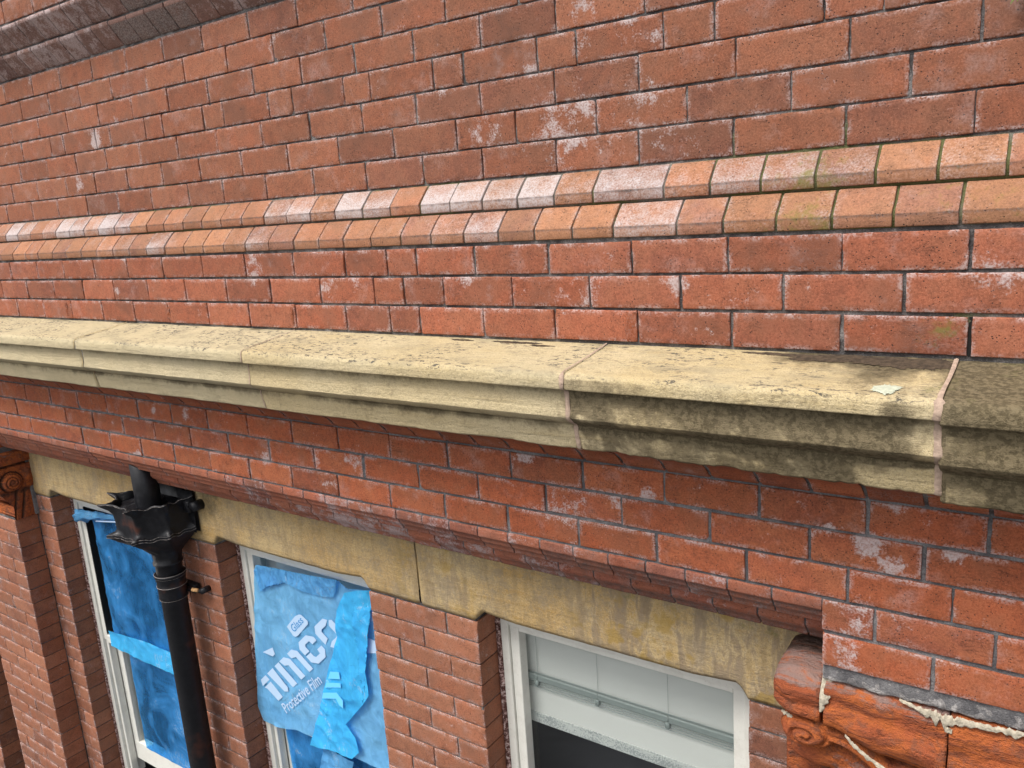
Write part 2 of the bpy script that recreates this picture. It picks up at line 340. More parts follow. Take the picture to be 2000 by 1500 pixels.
def brick(mb, x0, x1, z0, z1, y, D=.06, effs=(), darks=(), moss=(), eff0=0.0, dark0=0.0, res=.012, yj=.0011, chip=None, frame=None):
    """pressed brick: face at depth y looking to -Y, four sides going back D; frame maps local to world"""
    r = .0022; rnd = random.random(); g = .0013
    x0 += random.uniform(-g, g); x1 += random.uniform(-g, g); z0 += random.uniform(-g, g)*.7; z1 += random.uniform(-g, g)*.7
    y += random.uniform(-yj, yj); tx, tz = random.uniform(-.006, .006), random.uniform(-.008, .008)
    nx = max(3, int((x1-x0)/res)); nz = max(3, int((z1-z0)/res))
    def ax(a, b, n): return [(a, D, 1), (a, 3*r, .6), (a, r, 0), (a+.3*r, .3*r, 0.0), (a+r, 0, .15)] + [(a+(b-a)*i/n, 0, 1) for i in range(1, n)] + [(b-r, 0, .15), (b-.3*r, .3*r, 0), (b, r, 0), (b, 3*r, .6), (b, D, 1)]
    X = ax(x0, x1, nx); Z = ax(z0, z1, nz); cx, cz = (x0+x1)/2, (z0+z1)/2
    if chip is None: chip = random.random() < .5
    ch = []
    if chip:
        for _ in range(random.choice((1, 2, 3))): ch.append((random.choice((x0, x1, random.uniform(x0, x1))), random.choice((z0, z1)), random.uniform(.004, .013), random.uniform(.002, .006)))
    P, T, A = [], [], []
    for (px, dx, ex) in X:
        rp, rt, ra = [], [], []
        for (pz, dz, ez) in Z:
            d = max(dx, dz); qx, qz = px, pz
            j = n3(px, y, pz, 55)*.0017+n3(px, y+9, pz, 190)*.0015
            if d > 0 and d < D:
                qx += j*(1 if px > cx else -1); qz += n3(pz, px+3, y, 70)*.001
            yy = y+d+tx*(px-cx)+tz*(pz-cz) + n3(px, 3+rnd*9, pz, 22)*.0009
            for (hx, hz, hr, hd) in ch:
                q = math.hypot(px-hx, pz-hz)/hr
                if q < 1 and d < D: yy += hd*(1-q)*(1+n3(px, 5, pz, 300)*.5)
            ed = min(px-x0, x1-px, pz-z0, z1-pz)
            rp.append((qx, yy, qz) if frame is None else frame(qx, yy, qz))
            e = eff0+(field(effs, px, pz) if effs else 0); dk = dark0+(field(darks, px, pz) if darks else 0)
            rt.append((rnd, e, dk)); ra.append((1 if d >= 3*r-1e-6 else min(1, max(0, ed)/.007), field(moss, px, pz) if moss else 0, 0))
        P.append(rp); T.append(rt); A.append(ra)
    mb.grid(P, T, A)

def course(mb, z0, z1, y, cuts, xa, xb, jw=.0046, skip=None, **kw):
    cs = sorted(c for c in cuts if xa+.02 < c < xb-.02); e = [xa-jw/2]+cs+[xb+jw/2]
    for a, b in zip(e, e[1:]):
        if skip and skip((a+b)/2): continue
        w_ = random.uniform(-.0012, .0012)
        brick(mb, a+jw/2+w_, b-jw/2, z0, z1, y, **kw)
def extend(cuts, xa, xb, pat):
    """carry a measured bond on to both sides: pat = repeating brick lengths read from left to right"""
    c = sorted(cuts); out = list(c); x = c[0]; k = -1
    while x > xa: x -= pat[k % len(pat)]; out.append(x); k -= 1
    x = c[-1]; k = 0
    while x < xb: x += pat[k % len(pat)]; out.append(x); k += 1
    return sorted(out)
def slab(mb, x0, x1, z0, z1, y, res=.02, moss=(), amp=.0015, D=.01):
    nx, nz = max(2, int((x1-x0)/res)), max(2, int((z1-z0)/res)); P, A = [], []
    for i in range(nx+1):
        x = x0+(x1-x0)*i/nx; P.append([(x, y+n3(x, 1, z0+(z1-z0)*j/nz, 35)*amp, z0+(z1-z0)*j/nz) for j in range(nz+1)])
        A.append([(1, field(moss, x, z0+(z1-z0)*j/nz) if moss else 0, 0) for j in range(nz+1)])
    mb.grid(P, None, A)

# profile brick: cross-section list (y, z, bevel?) swept from x0 to x1
def pbrick(mb, x0, x1, prof, effs=(), eff0=0., dark0=0., moss=(), edgek=.25, darkf=None, res=.02, rag=0.0, ef=None):
    r = .002; rnd = random.random(); n = max(2, int((x1-x0)/res)); jy, jz = random.uniform(-.0015, .0015), random.uniform(-.0008, .0008)
    cy_ = sum(p[0] for p in prof)/len(prof); cz_ = sum(p[1] for p in prof)/len(prof)
    xs = [(x0, .35), (x0, .965), (x0+.3*r, .99), (x0+r, 1)]+[(x0+(x1-x0)*i/n, 1) for i in range(1, n)]+[(x1-r, 1), (x1-.3*r, .99), (x1, .965), (x1, .35)]
    P, T, A = [], [], []; zc = [p[1] for p in prof]; zlo, zhi = min(zc), max(zc)
    for (x, k) in xs:
        rp, rt, ra = [], [], []
        for (y, z) in prof:
            yy = cy_+(y-cy_)*k; zz = cz_+(z-cz_)*k
            w_ = n3(x, y, z, 60)*.0009+n3(x+4, y, z, 180)*.0006
            xx = x+n3(z, y, x, 80)*.0009
            rp.append((xx, yy+jy+w_, zz+jz+w_*.5)); ed = min(x-x0, x1-x)
            e = eff0+(field(effs, x, cz_) if effs else 0)
            rt.append((rnd, e*(1 if ef is None else ef(x, z)), dark0+(darkf(x, y, z) if darkf else 0))); ra.append((min(1, ed/.006+edgek), field(moss, x, z) if moss else 0, 0))
        P.append(rp); T.append(rt); A.append(ra)
    mb.grid(P, T, A)

# ------------------------------------------------------------------ measured bond
m = .078; JW = .0046
XA, XB = -5.6, .55
UP = {0: [-3.802,-3.584,-3.374,-3.158,-2.94,-2.727,-2.51,-2.32,-2.105,-1.89,-1.675,-1.464,-1.267,-1.048,-.833,-.615,-.393,-.174],
1: [-3.722,-3.509,-3.283,-3.074,-2.857,-2.64,-2.426,-2.207,-1.99,-1.775,-1.56,-1.343,-1.158,-.937,-.717,-.498,-.281],
2: [-3.62,-3.4,-3.182,-2.972,-2.752,-2.532,-2.314,-2.096,-1.88,-1.668,-1.47,-1.258,-1.043,-.826,-.609,-.39,-.171],
3: [-3.685,-3.573,-3.345,-3.247,-3.02,-2.92,-2.7,-2.594,-2.371,-2.266,-2.048,-1.941,-1.727,-1.627,-1.405,-1.306,-1.087,-.982,-.765,-.654,-.436,-.331],
4: [-3.633,-3.408,-3.196,-2.978,-2.76,-2.545,-2.326,-2.104,-1.892,-1.675,-1.463,-1.246,-1.029,-.808],
5: [-3.52,-3.302,-3.081,-2.866,-2.648,-2.434,-2.215,-1.998,-1.778,-1.564,-1.348],
6: [-3.627,-3.402,-3.188,-2.971,-2.749,-2.533,-2.32,-2.094,-1.881,-1.66]}
TT = [-3.759,-3.656,-3.55,-3.447,-3.342,-3.238,-3.133,-3.031,-2.922,-2.821,-2.715,-2.613,-2.503,-2.399,-2.296,-2.19,-2.083,-1.979,-1.873,-1.77,-1.662,-1.557,-1.451,-1.349,-1.245,-1.139,-1.035,-.931,-.756,-.652,-.545,-.438,-.329,-.224,-.117]
BB = [-3.74,-3.636,-3.528,-3.428,-3.315,-3.212,-3.102,-2.994,-2.884,-2.778,-2.67,-2.563,-2.456,-2.35,-2.242,-2.135,-2.025,-1.913,-1.806,-1.706,-1.6,-1.491,-1.386,-1.279,-1.173,-1.068,-.965,-.86,-.71,-.609,-.501,-.396,-.288,-.18]
MID = {0: [-3.681,-3.457,-3.251,-3.03,-2.811,-2.594,-2.372,-2.151,-1.926,-1.712,-1.55,-1.444,-1.254,-1.036,-.819,-.599,-.376,-.162],
1: [-3.571,-3.356,-3.137,-2.921,-2.702,-2.483,-2.261,-2.045,-1.824,-1.607,-1.498,-1.359,-1.144,-.926,-.705,-.487,-.266],
2: [-3.683,-3.464,-3.246,-3.025,-2.812,-2.599,-2.376,-2.163,-1.944,-1.73,-1.558,-1.45,-1.238,-1.025,-.809,-.594,-.375,-.156]}
LOW = {0: [-4.036,-3.812,-3.596,-3.374,-3.158,-2.937,-2.719,-2.499,-2.277,-2.056,-1.845,-1.628,-1.412,-1.199,-.983,-.765,-.543,-.321,-.107],
1: [-3.928,-3.707,-3.491,-3.278,-3.057,-2.841,-2.615,-2.398,-2.182,-1.963,-1.748,-1.529,-1.313,-1.095,-.879,-.657,-.436,-.216],
2: [-4.041,-3.822,-3.606,-3.388,-3.172,-2.953,-2.738,-2.518,-2.3,-2.082,-1.868,-1.649,-1.439,-1.221,-1.003,-.788,-.572,-.357,-.163],
3: [-.303,-.086], 4: [-.192]}
EUP = [(a, b, c, k) for a, b, c, k in [(-3.02,.269,.04,1),(-2.874,.313,.025,.6),(-3.18,.116,.03,.9),(-3.194,.149,.02,.6),(-1.01,.1,.09,.75),(-.84,.12,.08,.6),(-1.249,.094,.06,.45),(-1.06,.159,.04,.6),(-1.054,.185,.012,1),(-1.101,.241,.02,.9),(-.843,.31,.04,.6),(-.79,.271,.02,.7),(-1.384,.225,.025,.7),(-.942,.36,.05,.6),(-1.054,.07,.05,.6),(-.76,.086,.05,.5),(-.735,.123,.035,.7),(-.826,.272,.02,.7),(-2.0,.47,.05,.4),(-3.4,.52,.05,.4)]]
EMID = [(-.991,-.28,.036,.5),(-.715,-.257,.03,.6),(-1.283,-.243,.024,.8),(-2.097,-.199,.07,.5),(-.111,-.222,.06,.5),(-1.684,-.248,.03,.5),(-2.826,-.161,.02,.8),(-2.894,-.272,.02,.8),(-.93,-.28,.05,.4),(-1.8,-.26,.05,.35)]
ELOW = [(-.275,-.832,.03,.8),(-1.145,-.705,.03,.8),(-.814,-.753,.03,.8),(-1.044,-.825,.07,.5),(-.896,-.785,.036,.6),(-1.948,-.799,.05,.5),(-2.826,-.725,.02,.9),(-1.788,-.796,.05,.5),(-.372,-.946,.04,.7),(-.315,-.784,.03,.8),(-.395,-.765,.03,.7),(-.168,-.778,.03,.8),(-.349,-1.045,.05,.6),(-2.988,-.93,.04,.8),(-2.493,-.92,.03,.6),(-.271,-.70,.02,.7),(-1.894,-.893,.036,.6),(-.33,-.965,.05,.6),(-2.62,-.73,.03,.6),(-2.2,-.84,.04,.5)]

# ------------------------------------------------------------------ the building
B = thing('brick_building', 'red brick and sandstone facade with moulded cornice, stone lintels and white sash windows', 'building', (0, 0, 0))

mb = MB()
for k in range(0, 7):
    pat = (.218, .105) if k == 3 else (.217,)
    if k == 3: cuts = extend(UP[3], XA, XB, (.112, .218)) if False else extend(UP[3][1:-1], XA, XB, (.106, .219))
    else: cuts = extend(UP[k], XA, XB, pat)
    course(mb, k*m+JW/2, (k+1)*m-JW/2, 0, cuts, XA, XB, effs=[(a_, b_, c_*1.15, k_*.78) for a_, b_, c_, k_ in EUP], moss=[(-.2, .0, .05, .3)], res=.012)
mb.build('upper_brickwork', M_up, B, label='plain red brickwork above the sloping brick string course')
MOSS = [(-.45, -.0, .12, .7), (-.22, -.05, .10, .6), (-.6, .0, .12, .5), (-.12, -.08, .1, .6), (-.35, -.085, .14, .7), (-1.4, -.0, .2, .45), (-2.6, -.0, .35, .45), (-.9, -.08, .1, .5), (-.55, -.09, .1, .6), (-3.3, 0, .3, .4), (-1.6, -.078, .2, .4)]
mo = MB(); slab(mo, XA, XB, -.08, 7*m+.03, .0046, res=.012, moss=MOSS, amp=.004)
mo.build('upper_mortar', M_mort, B)

# string course of two sloping (cant) brick courses
def cant(y, zt, yb=.035):
    zb = zt-m+JW
    return [(y+yb, zt-.001), (y+.004, zt-.0015), (y+.001, zt-.002), (y-.012, zt-.013), (y-.024, zt-.026), (y-.036, zt-.039), (y-.0415, zt-.0455), (y-.0428, zt-.0472), (y-.0438, zt-.0488), (y-.0438, zt-.051), (y-.0438, zt-.058), (y-.0438, zb+.002), (y-.043, zb+.0006), (y-.041, zb), (y+yb, zb)]
ET = [(-.25, -.04, .0, 0)]
effT = [(-3.70,.10,1),(-3.25,.16,.9),(-3.0,.1,.9),(-2.85,.07,.5),(-2.3,.0,0),(-1.96,.10,.75),(-1.73,.10,.85),(-1.60,.08,.45),(-1.38,.07,.85),(-1.24,.09,1.0),(-1.11,.075,1.0),(-.98,.05,.35),(-.84,.07,.62),(-.67,.04,.45),(-.58,.05,.62),(-.47,.05,.55),(-.38,.05,.3),(-.155,.03,.32)]
effB = [(-2.9,.12,.35),(-2.62,.06,.4),(-1.33,.05,.3),(-1.23,.05,.55),(-.79,.07,.5),(-2.1,.1,.3),(-.45,.1,.12)]
def ev(L, x): return max([k*math.exp(-((x-a)/r)**2) if r else 0 for a, r, k in L])
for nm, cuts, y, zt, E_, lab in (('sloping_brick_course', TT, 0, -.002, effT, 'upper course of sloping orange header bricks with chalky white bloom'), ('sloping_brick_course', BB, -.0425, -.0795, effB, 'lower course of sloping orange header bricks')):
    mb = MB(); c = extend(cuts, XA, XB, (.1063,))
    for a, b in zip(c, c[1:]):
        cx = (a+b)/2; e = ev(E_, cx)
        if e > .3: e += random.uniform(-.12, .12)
        pbrick(mb, a+.003, b-.003, cant(y, zt), eff0=e, ef=(lambda x, z, zt=zt: .72+.42*math.exp(-((z-zt+.044)/.018)**2)), darkf=(lambda x, yy, z, zt=zt: .38*math.exp(-((z-zt+.050)/.003)**2)+(.24 if z < zt-.05 else .04)), moss=[(s[0], s[1]-.04, s[2]*.8, s[3]*.55) for s in MOSS[:4]]+[(-.45, zt-.07, .1, .5)], res=.016)  # front face and arris line darkened in the colour for shade and dirt
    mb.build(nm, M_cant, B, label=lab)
mo = MB(); P, A = [], []
for i in range(int((XB-XA)/.02)+1):
    x = XA+i*.02; a_ = n3(x, 0, 0, 30)*.001
    pr = [(.006, 0), (-.007, -.017), (-.033, -.044), (-.0385, -.052), (-.0385, -.078), (-.034, -.080), (-.0455, -.093), (-.0755, -.122), (-.081, -.130), (-.081, -.154), (-.074, -.156), (-.07, -.16)]
    P.append([(x, y+a_, z) for y, z in pr]); A.append([(1, field(MOSS, x, z)*1.4, 0) for y, z in pr])
mo.grid(P, None, A); mo.build('sloping_course_mortar', mortar_mat('mossy_mortar', (.13, .12, .10), (.26, .24, .20)), B)

# three courses below
mb = MB()
for k in range(3):
    cuts = extend(MID[k], XA, XB, (.218,))
    dk = [(-.2, -.37, .06, .5), (-.15, -.33, .05, .45)] if k == 2 else ()
    ms = [(-.205, -.345, .04, .50), (-.18, -.33, .03, .40)] if k == 2 else ()
    course(mb, -(3+k)*m+JW/2, -(2+k)*m-JW/2-(.002 if k else .004), -.085, cuts, XA, XB, effs=EMID, darks=dk, moss=ms, res=.012, jw=.0055)
mb.build('middle_brickwork', M_mid, B, label='three plain red brick courses sitting on the stone cornice')
mo = MB(); slab(mo, XA, XB, -5*m-.02, -2*m+.004, -.0790, res=.012, amp=.004, moss=[(-.17, -.33, .05, .6), (-.15, -.3, .1, .4)]); mo.build('middle_mortar', M_mort, B)
# broken brick ends: dark crumbled pockets in the lowest of the three courses
for (x, z, wd, hh) in ((-.826, -.352, .030, .066), (-1.958, -.35, .012, .05), (-3.28, -.35, .016, .05), (-2.60, -.353, .022, .04)):
    P = []; mb = MB()
    for i in range(9):
        P.append([(x-wd/2+wd*i/8+n3(j, x, i, .9)*.003, -.0862-.0022*math.sin(math.pi*i/8)*math.sin(math.pi*j/9)+n3(i, j, x, .8)*.004, z-hh/2+hh*j/9) for j in range(10)])
    mb.grid(P, [[(.3, .1, .45)]*10]*9); mb.build('crumbled_brick_end', M_low, B)

# top-left corbel of inverted cant bricks and the wall above it
def corb(y, zb):
    zt = zb+m-JW
    return [(y+.03, zb), (y+.002, zb+.001), (y-.002, zb+.004), (y-.015, zb+.021), (y-.030, zb+.040), (y-.0455, zb+.0585), (y-.0475, zb+.0615), (y-.0478, zb+.066), (y-.0478, zt-.001), (y-.046, zt), (y+.03, zt)]
for n_, (y, zb) in enumerate(((0, 7*m+.005), (-.0475, 8*m+.006))):
    mb = MB(); c = extend([-3.381+.02*n_, -2.957, -2.633] if False else [-3.381+.022*n_], XA, XB, (.1062,))
    for a, b in zip(c, c[1:]):
        cx = (a+b)/2
        lo = cx < -2.75+.1*n_
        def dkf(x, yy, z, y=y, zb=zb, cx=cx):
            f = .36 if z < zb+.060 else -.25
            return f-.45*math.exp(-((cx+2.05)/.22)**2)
        e = .46+random.uniform(-.15, .25) if lo else (.05 if cx < -2.35 else .45*math.exp(-((cx+2.05)/.3)**2))
        pbrick(mb, a+.0032, b-.0032, corb(y, zb), eff0=e, darkf=dkf, dark0=0 if lo or cx > -2.3 else .3, res=.02)
    mb.build('corbelled_brick_course', M_corb, B, label=('lower' if n_ == 0 else 'upper')+' soot-blackened corbel course of chamfered bricks')
mo = MB(); P = []
for i in range(int((XB-XA)/.03)+1):
    x = XA+i*.03; P.append([(x, y, z) for y, z in [(.006, 7*m-.01), (.006, 7*m+.008), (-.040, 7*m+.066), (-.042, 8*m), (-.042, 8*m+.008), (-.088, 8*m+.064), (-.09, 9*m), (-.088, 9*m+.35)]])
mo.grid(P); mo.build('corbel_mortar', M_mort, B)
mb = MB()
for k in range(3):
    course(mb, (9+k)*m+JW/2+.006, (10+k)*m-JW/2+.006, -.094, extend([-3.33+.109*(k % 2)], XA, XB, (.2175,)), XA, XB, res=.02)
mb.build('top_brickwork', M_up, B, label='red brickwork above the dark corbel courses')

# ------------------------------------------------------------------ sandstone cornice
PROF = [(-.05, -.392), (-.085, -.394), (-.13, -.401), (-.18, -.408), (-.23, -.414), (-.268, -.4185), (-.281, -.4215), (-.288, -.4265), (-.2905, -.434), (-.291, -.444), (-.2905, -.455), (-.288, -.4570), (-.278, -.4580),
        (-.2715, -.4605), (-.2700, -.468), (-.2695, -.482), (-.2700, -.496), (-.2715, -.508), (-.2735, -.518), (-.2735, -.5225), (-.268, -.529), (-.257, -.537), (-.247, -.5425), (-.2395, -.5465), (-.2375, -.549), (-.239, -.553), (-.2385, -.562), (-.236, -.574), (-.2325, -.586), (-.2305, -.598), (-.228, -.605), (-.220, -.6095), (-.18, -.611), (-.12, -.611), (-.06, -.611)]
PALE = 0
DK = [(-.12, .9), (-.05, 1.0)]
def cdark(x, y, z):
    """biological growth: heavy at the right-hand end and in the cove; crease darkened, shade and dirt painted under the nosing"""
    e = 0; big = n3(x, y, z, 5)*.4; md = n3(x*.7, y, z, 17)*.55
    if x > -.175:
        e = 1.08+.3*big+.25*md
        if z < -.455 and -.165 < x < -.10: e -= .30+.9*md
        if z < -.575: e -= .30
        if z > -.43: e -= .10
    else:
        t = (x+.89)/.715
        if t > 0:
            if -.556 < z < -.455: e = .76+.2*min(1, t*1.4)+.25*md
            elif z <= -.556: e = .55+.32*min(1, t)+.25*md-(.35 if t > .8 else 0)
            if z < -.455 and t > .88: e -= (t-.88)*6
            if z < -.455: e -= .9*max(0, n3(x, 8, z, 45)-.2)
            if z > -.43 and t > .30: e = max(e, (t-.25)*1.5*math.exp(-((y+.10)/.06)**2)+ max(0, t-.55)*1.3+.45*md)
            if z > -.43 and t > .93: e -= .25
            if -.456 < z <= -.43: e = .36+.30*math.exp(-((x+.80)/.09)**2)+.25*md+(.5*math.exp(-((x+.24)/.03)**2))-(.35 if -.34 < x < -.27 else 0)
        else:
            if z < -.455: e = .10+.12*max(0, min(1, (x+3.4)/2.4))+.2*md
            if -.456 < z <= -.43: e = .10+.1*md
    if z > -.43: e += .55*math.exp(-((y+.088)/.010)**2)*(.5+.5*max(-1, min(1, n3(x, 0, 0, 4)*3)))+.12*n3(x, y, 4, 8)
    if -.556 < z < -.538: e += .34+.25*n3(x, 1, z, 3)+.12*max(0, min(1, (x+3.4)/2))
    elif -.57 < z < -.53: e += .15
    if -.475 < z < -.457: e += .22  # shade and dirt below the nosing, put into the colour
    return e
CJ = [-5.0, -3.92, -2.874, -1.958, -.891, -.175, .62]
for i, (a, b) in enumerate(zip(CJ, CJ[1:])):
    mb = MB(); n = int((b-a)/.011); off = (0, 0)
    if i == 5: off = (-.004, -.012)
    jy = [.004, -.003, .002, 0, 0, 0][i]
    xs = [(a+.0005, .0), (a+.0025, .0), (a+.004, 1), (a+.0075, 1)]+[(a+(b-a)*k/n, 1) for k in range(1, n)]+[(b-.0075, 1), (b-.004, 1), (b-.0025, .0), (b-.0005, .0)]
    # subdivide the section
    PS = []
    for (p, q) in zip(PROF, PROF[1:]):
        k = max(1, int(math.hypot(q[0]-p[0], q[1]-p[1])/.007))
        for t in range(k): PS.append((p[0]+(q[0]-p[0])*t/k, p[1]+(q[1]-p[1])*t/k))
    PS.append(PROF[-1])
    for q in ((-.2905, -.455), (-.2735, -.5225), (-.2375, -.549), (-.228, -.605)):
        kx = PS.index(q); PS[kx:kx+1] = [(q[0]+(PS[kx-1][0]-q[0])*.2, q[1]+(PS[kx-1][1]-q[1])*.2), q, (q[0]+(PS[kx+1][0]-q[0])*.2, q[1]+(PS[kx+1][1]-q[1])*.2)]
    P, T, A = [], [], []
    for (x, k) in xs:
        rp, rt, ra = [], [], []
        dist = min(x-a, b-x)
        for (y, z) in PS:
            front = max(0, min(1, (-.16-y)/.05))
            d = n3(x, y, z, 6)*.0012+n3(x, y+5, z, 22)*.0010+n3(x, y, z, 70)*.0009+n3(x*.4, y, z*2.5, 60)*.0008
            low = max(0, min(1, (-.575-z)/.03))
            rag = (max(0, n3(x, 7, 0, 4)-.05)*.016+max(0, n3(x, 2, 1, 17))*.006+max(0, n3(x, 5, 1, 60))*.004)*low*(1.3 if x > -.9 else .35)
            rnd_ = .0035*math.exp(-dist/.006)*front + (.006*max(0, n3(x, z, 3, 40))*math.exp(-dist/.02))*front
            yy = y+off[0]+jy - d*front + rag*.9 + rnd_ + (.004 if k == 0 else 0)
            zz = z+off[1]*(0.15 if z > -.43 else (1 if z < -.46 else .5)) + (d*.6 if z > -.43 else 0) + (rag*.9 if low > 0 else 0) - (.0015+.003*max(0, n3(x, 4, 4, 5)))*(1 if z > -.42 else 0)
            if -.40 < x < -.1 and z > -.43 and y > -.14: zz += .002*n3(x, y, 0, 50)
            if k == 0 and z > -.43: zz -= .002
            rp.append((x, yy, zz)); rt.append((0, .85 if x < -1.958 else (.35 if x < -.891 else .1), cdark(x, y, z) + (.12*math.exp(-dist/.012) if front and x < -.2 else 0)))
            gm = 0
            if x > -.175 and z > -.455: gm = .22+.3*n3(x, y, z, 7)
            if -.35 < x < -.175 and z > -.46 and y < -.2: gm = .12+max(0, (x+.26)*2)
            if x > -.7 and z < -.575: gm = max(gm, .08)
            ra.append((1, gm, 1.0 if z > -.43 and y < -.08 else (.15 if z > -.46 else 0)))
        P.append(rp); T.append(rt); A.append(ra)
    mb.grid(P, T, A)
    lab = ['cornice stone at the far left', 'short pale cornice stone at the left', 'pale cornice stone flecked with dark lichen', 'long clean yellow cornice stone in the middle', 'yellow cornice stone darkened towards its right end', 'green and black stained cornice stone at the right edge'][i]
    mb.build('cornice_stone', M_corn, B, label=lab)
# joint mortar, swept along the section
for (x, wd, mat) in ((-.175, .017, M_pink), (-.891, .011, M_pink), (-1.958, .004, M_pink), (-2.874, .004, M_corn), (-3.92, .005, M_corn)):
    mb = MB(); P = []
    for k in range(5):
        u = (k-2)/2; row = []
        for j, (y, z) in enumerate(PROF[1:-3]):
            wz = .45 if z > -.425 else 1; d = (.0015 if z > -.425 else (.003 if wd > .01 else .001))*math.cos(u*1.4)+n3(j, x, k, .7)*.0012
            nx_ = -d if z < -.42 else 0; row.append((x+u*wd/2*wz*(1+.5*n3(j, x*9, 0, .6))+n3(j, 1, x, .35)*.002, y+.0015+nx_, z+(d if z >= -.43 else 0)+(.0005 if z > -.43 else 0)))
        P.append(row)
    mb.grid(P); mb.build('stone_joint', mat, B)
# lichen patches and debris on the stone at the right
def blob(name, mat, parent, cx, cyy, cz, rx, ry, lab=None, h=.0015, n=120, seed=0, slope=.13):
    mb = MB(); rings = []
    for r in (0.02, .35, .6, .8, .93, 1.0):
        row = []
        for i in range(n):
            a = 2*math.pi*i/n; ca, sa = math.cos(a), math.sin(a); rr = r*(1+.38*n3(ca*1.6+seed, sa*1.6, seed)+.3*n3(ca*4+seed, sa*4, seed)*r+.28*n3(ca*11+seed, sa*11, seed)*r+.15*n3(ca*26, sa*26, seed)*r)
            px, py = ca*rr*rx, sa*rr*ry; row.append((cx+px, cyy+py, cz+(py)*slope+(h*(1-r*r)*(.5+n3(px, py, seed, 140)) if r < 1 else -.001)))
        rings.append(row)
    mb.grid([[rings[j][i] for j in range(6)] for i in range(n)], close_u=True); o = mb.build(name, mat, parent)
    if lab: o['label'] = lab
    return o
M_lich = simple('pale_grey_lichen', (.50, .52, .40), .9, bump=.5, var=.4, scale=120)
M_licy = simple('yellow_lichen', (.45, .46, .07), .9, bump=.5, var=.3, scale=120)
blob('lichen_patch', M_lich, B, -.262, -.255, -.4155, .022, .020, 'pale grey-green lichen patch on the yellow cornice stone', seed=3)
blob('lichen_patch', M_licy, B, -.10, -.225, -.428, .010, .008, 'small yellow lichen patch on the green stained stone', seed=8)
M_soil = simple('dark_silt', (.085, .058, .036), 1, bump=1, var=1.0, scale=90, dist=.004)
for k, (x, y_, rx, ry) in enumerate(((-.36, -.105, .11, .020), (-.27, -.108, .09, .026), (-.50, -.097, .05, .008), (-1.12, -.10, .06, .007), (-1.30, -.10, .03, .005), (-.22, -.112, .045, .030), (-.42, -.12, .04, .008), (-1.05, -.115, .03, .005))):
    blob('silt_streak', M_soil, B, x, y_, -.3955+(y_+.09)*.14, rx, ry, seed=k*3.1, h=.002)

oj = MB(); oj.box(-.1595, -.1525, -.0810, -.078, -.388, -.316, .001); oj.build('open_joint', simple('open_joint_dark', (.010, .009, .008), 1), B, smooth=False)  # black strip painted in for the shaded depth of the joint
wj = MB(); P = []
for i in range(6): P.append([(-1.7565+.017*i/5, -.0655+n3(i, j, 0, .8)*.0015, -.846+.068*j/11) for j in range(12)])
wj.grid(P); wj.build('repair_mortar', M_mortL, B, label='wide grey mortar patch between two bricks')
# ------------------------------------------------------------------ moulded course under the cornice
mb = MB(); ov = [(-.03, -.612), (-.150, -.613), (-.156, -.617), (-.1565, -.624), (-.154, -.628), (-.148, -.632), (-.134, -.638), (-.118, -.646), (-.104, -.656), (-.094, -.666), (-.088, -.674), (-.086, -.678), (-.080, -.6815), (-.075, -.684), (-.072, -.688), (-.03, -.689)]
c = extend([-.43], XA, XB, (.108,))
for a, b in zip(c, c[1:]): pbrick(mb, a+.004, b-.004, ov, dark0=.0+(.5*math.exp(-(((a+b)/2+.27)/.07)**2)), eff0=.05, res=.02)
mb.build('moulded_brick_course', M_low, B, label='row of moulded header bricks tucked under the cornice')
mo = MB(); P = []
for i in range(int((XB-XA)/.03)+1):
    x = XA+i*.03; P.append([(x, y, z) for y, z in [(-.145, -.611), (-.1535, -.622), (-.145, -.630), (-.114, -.645), (-.090, -.666), (-.078, -.679), (-.068, -.686), (-.0585, -.69), (-.0585, -.70)]])
mo.grid(P); mo.build('moulded_course_mortar', M_mort, B)

# ------------------------------------------------------------------ lower wall
XP0, XP1 = -4.405, -.407       # bay between the two piers
mb = MB(); Z0 = -.693
for k in range(3):
    cuts = extend(LOW[k], XA, XB, (.2175,))
    course(mb, Z0-(k+1)*m+.0038, Z0-k*m-.0038, -.066, cuts, XA, XB, effs=ELOW, res=.012, jw=.0072, yj=.002)
for k in (3, 4):
    for (xa, xb) in ((XA, XP0), (XP1, XB)):
        cuts = extend(LOW[k] if xb > 0 else [-4.51-(.1 if k == 4 else 0)], xa, xb, (.2175,))
        cuts = [c for c in cuts if xa+.05 < c < xb-.05 and not (xa == XP1 and c < LOW[k][0]-.01)]
        if k == 3 and xa == XP1: cuts = LOW[3]+[-.086+.2175, -.086+.435]
        if k == 4 and xa == XP1: cuts = LOW[4]+[-.192+.2175, -.192+.435]
        course(mb, Z0-(k+1)*m+.0045-(.004 if k == 4 else 0), Z0-k*m-.0045, -.066, cuts, xa, xb, effs=ELOW, eff0=.06, res=.012, jw=.0085, D=.2)
mb.build('lower_brickwork', M_low, B, label='bright orange-red brickwork between the cornice and the window lintels')
mo = MB(); slab(mo, XA, XB, Z0-3*m-.004, Z0+.008, -.0615, res=.015, amp=.0028); 
for (xa, xb) in ((XA, XP0-.004), (XP1+.004, XB)): slab(mo, xa, xb, Z0-5*m-.035, Z0-3*m, -.0612, res=.015, amp=.0028)
mo.build('lower_mortar', M_mortL, B)
for xa_, xb_ in ((XA, XP0-.003), (XP1+.003, XB)):
    mo = MB(); mo.box(xa_, xb_, -.060, .3, -1.115, -.93); mo.build('return_mortar', M_mortL, B, smooth=False)

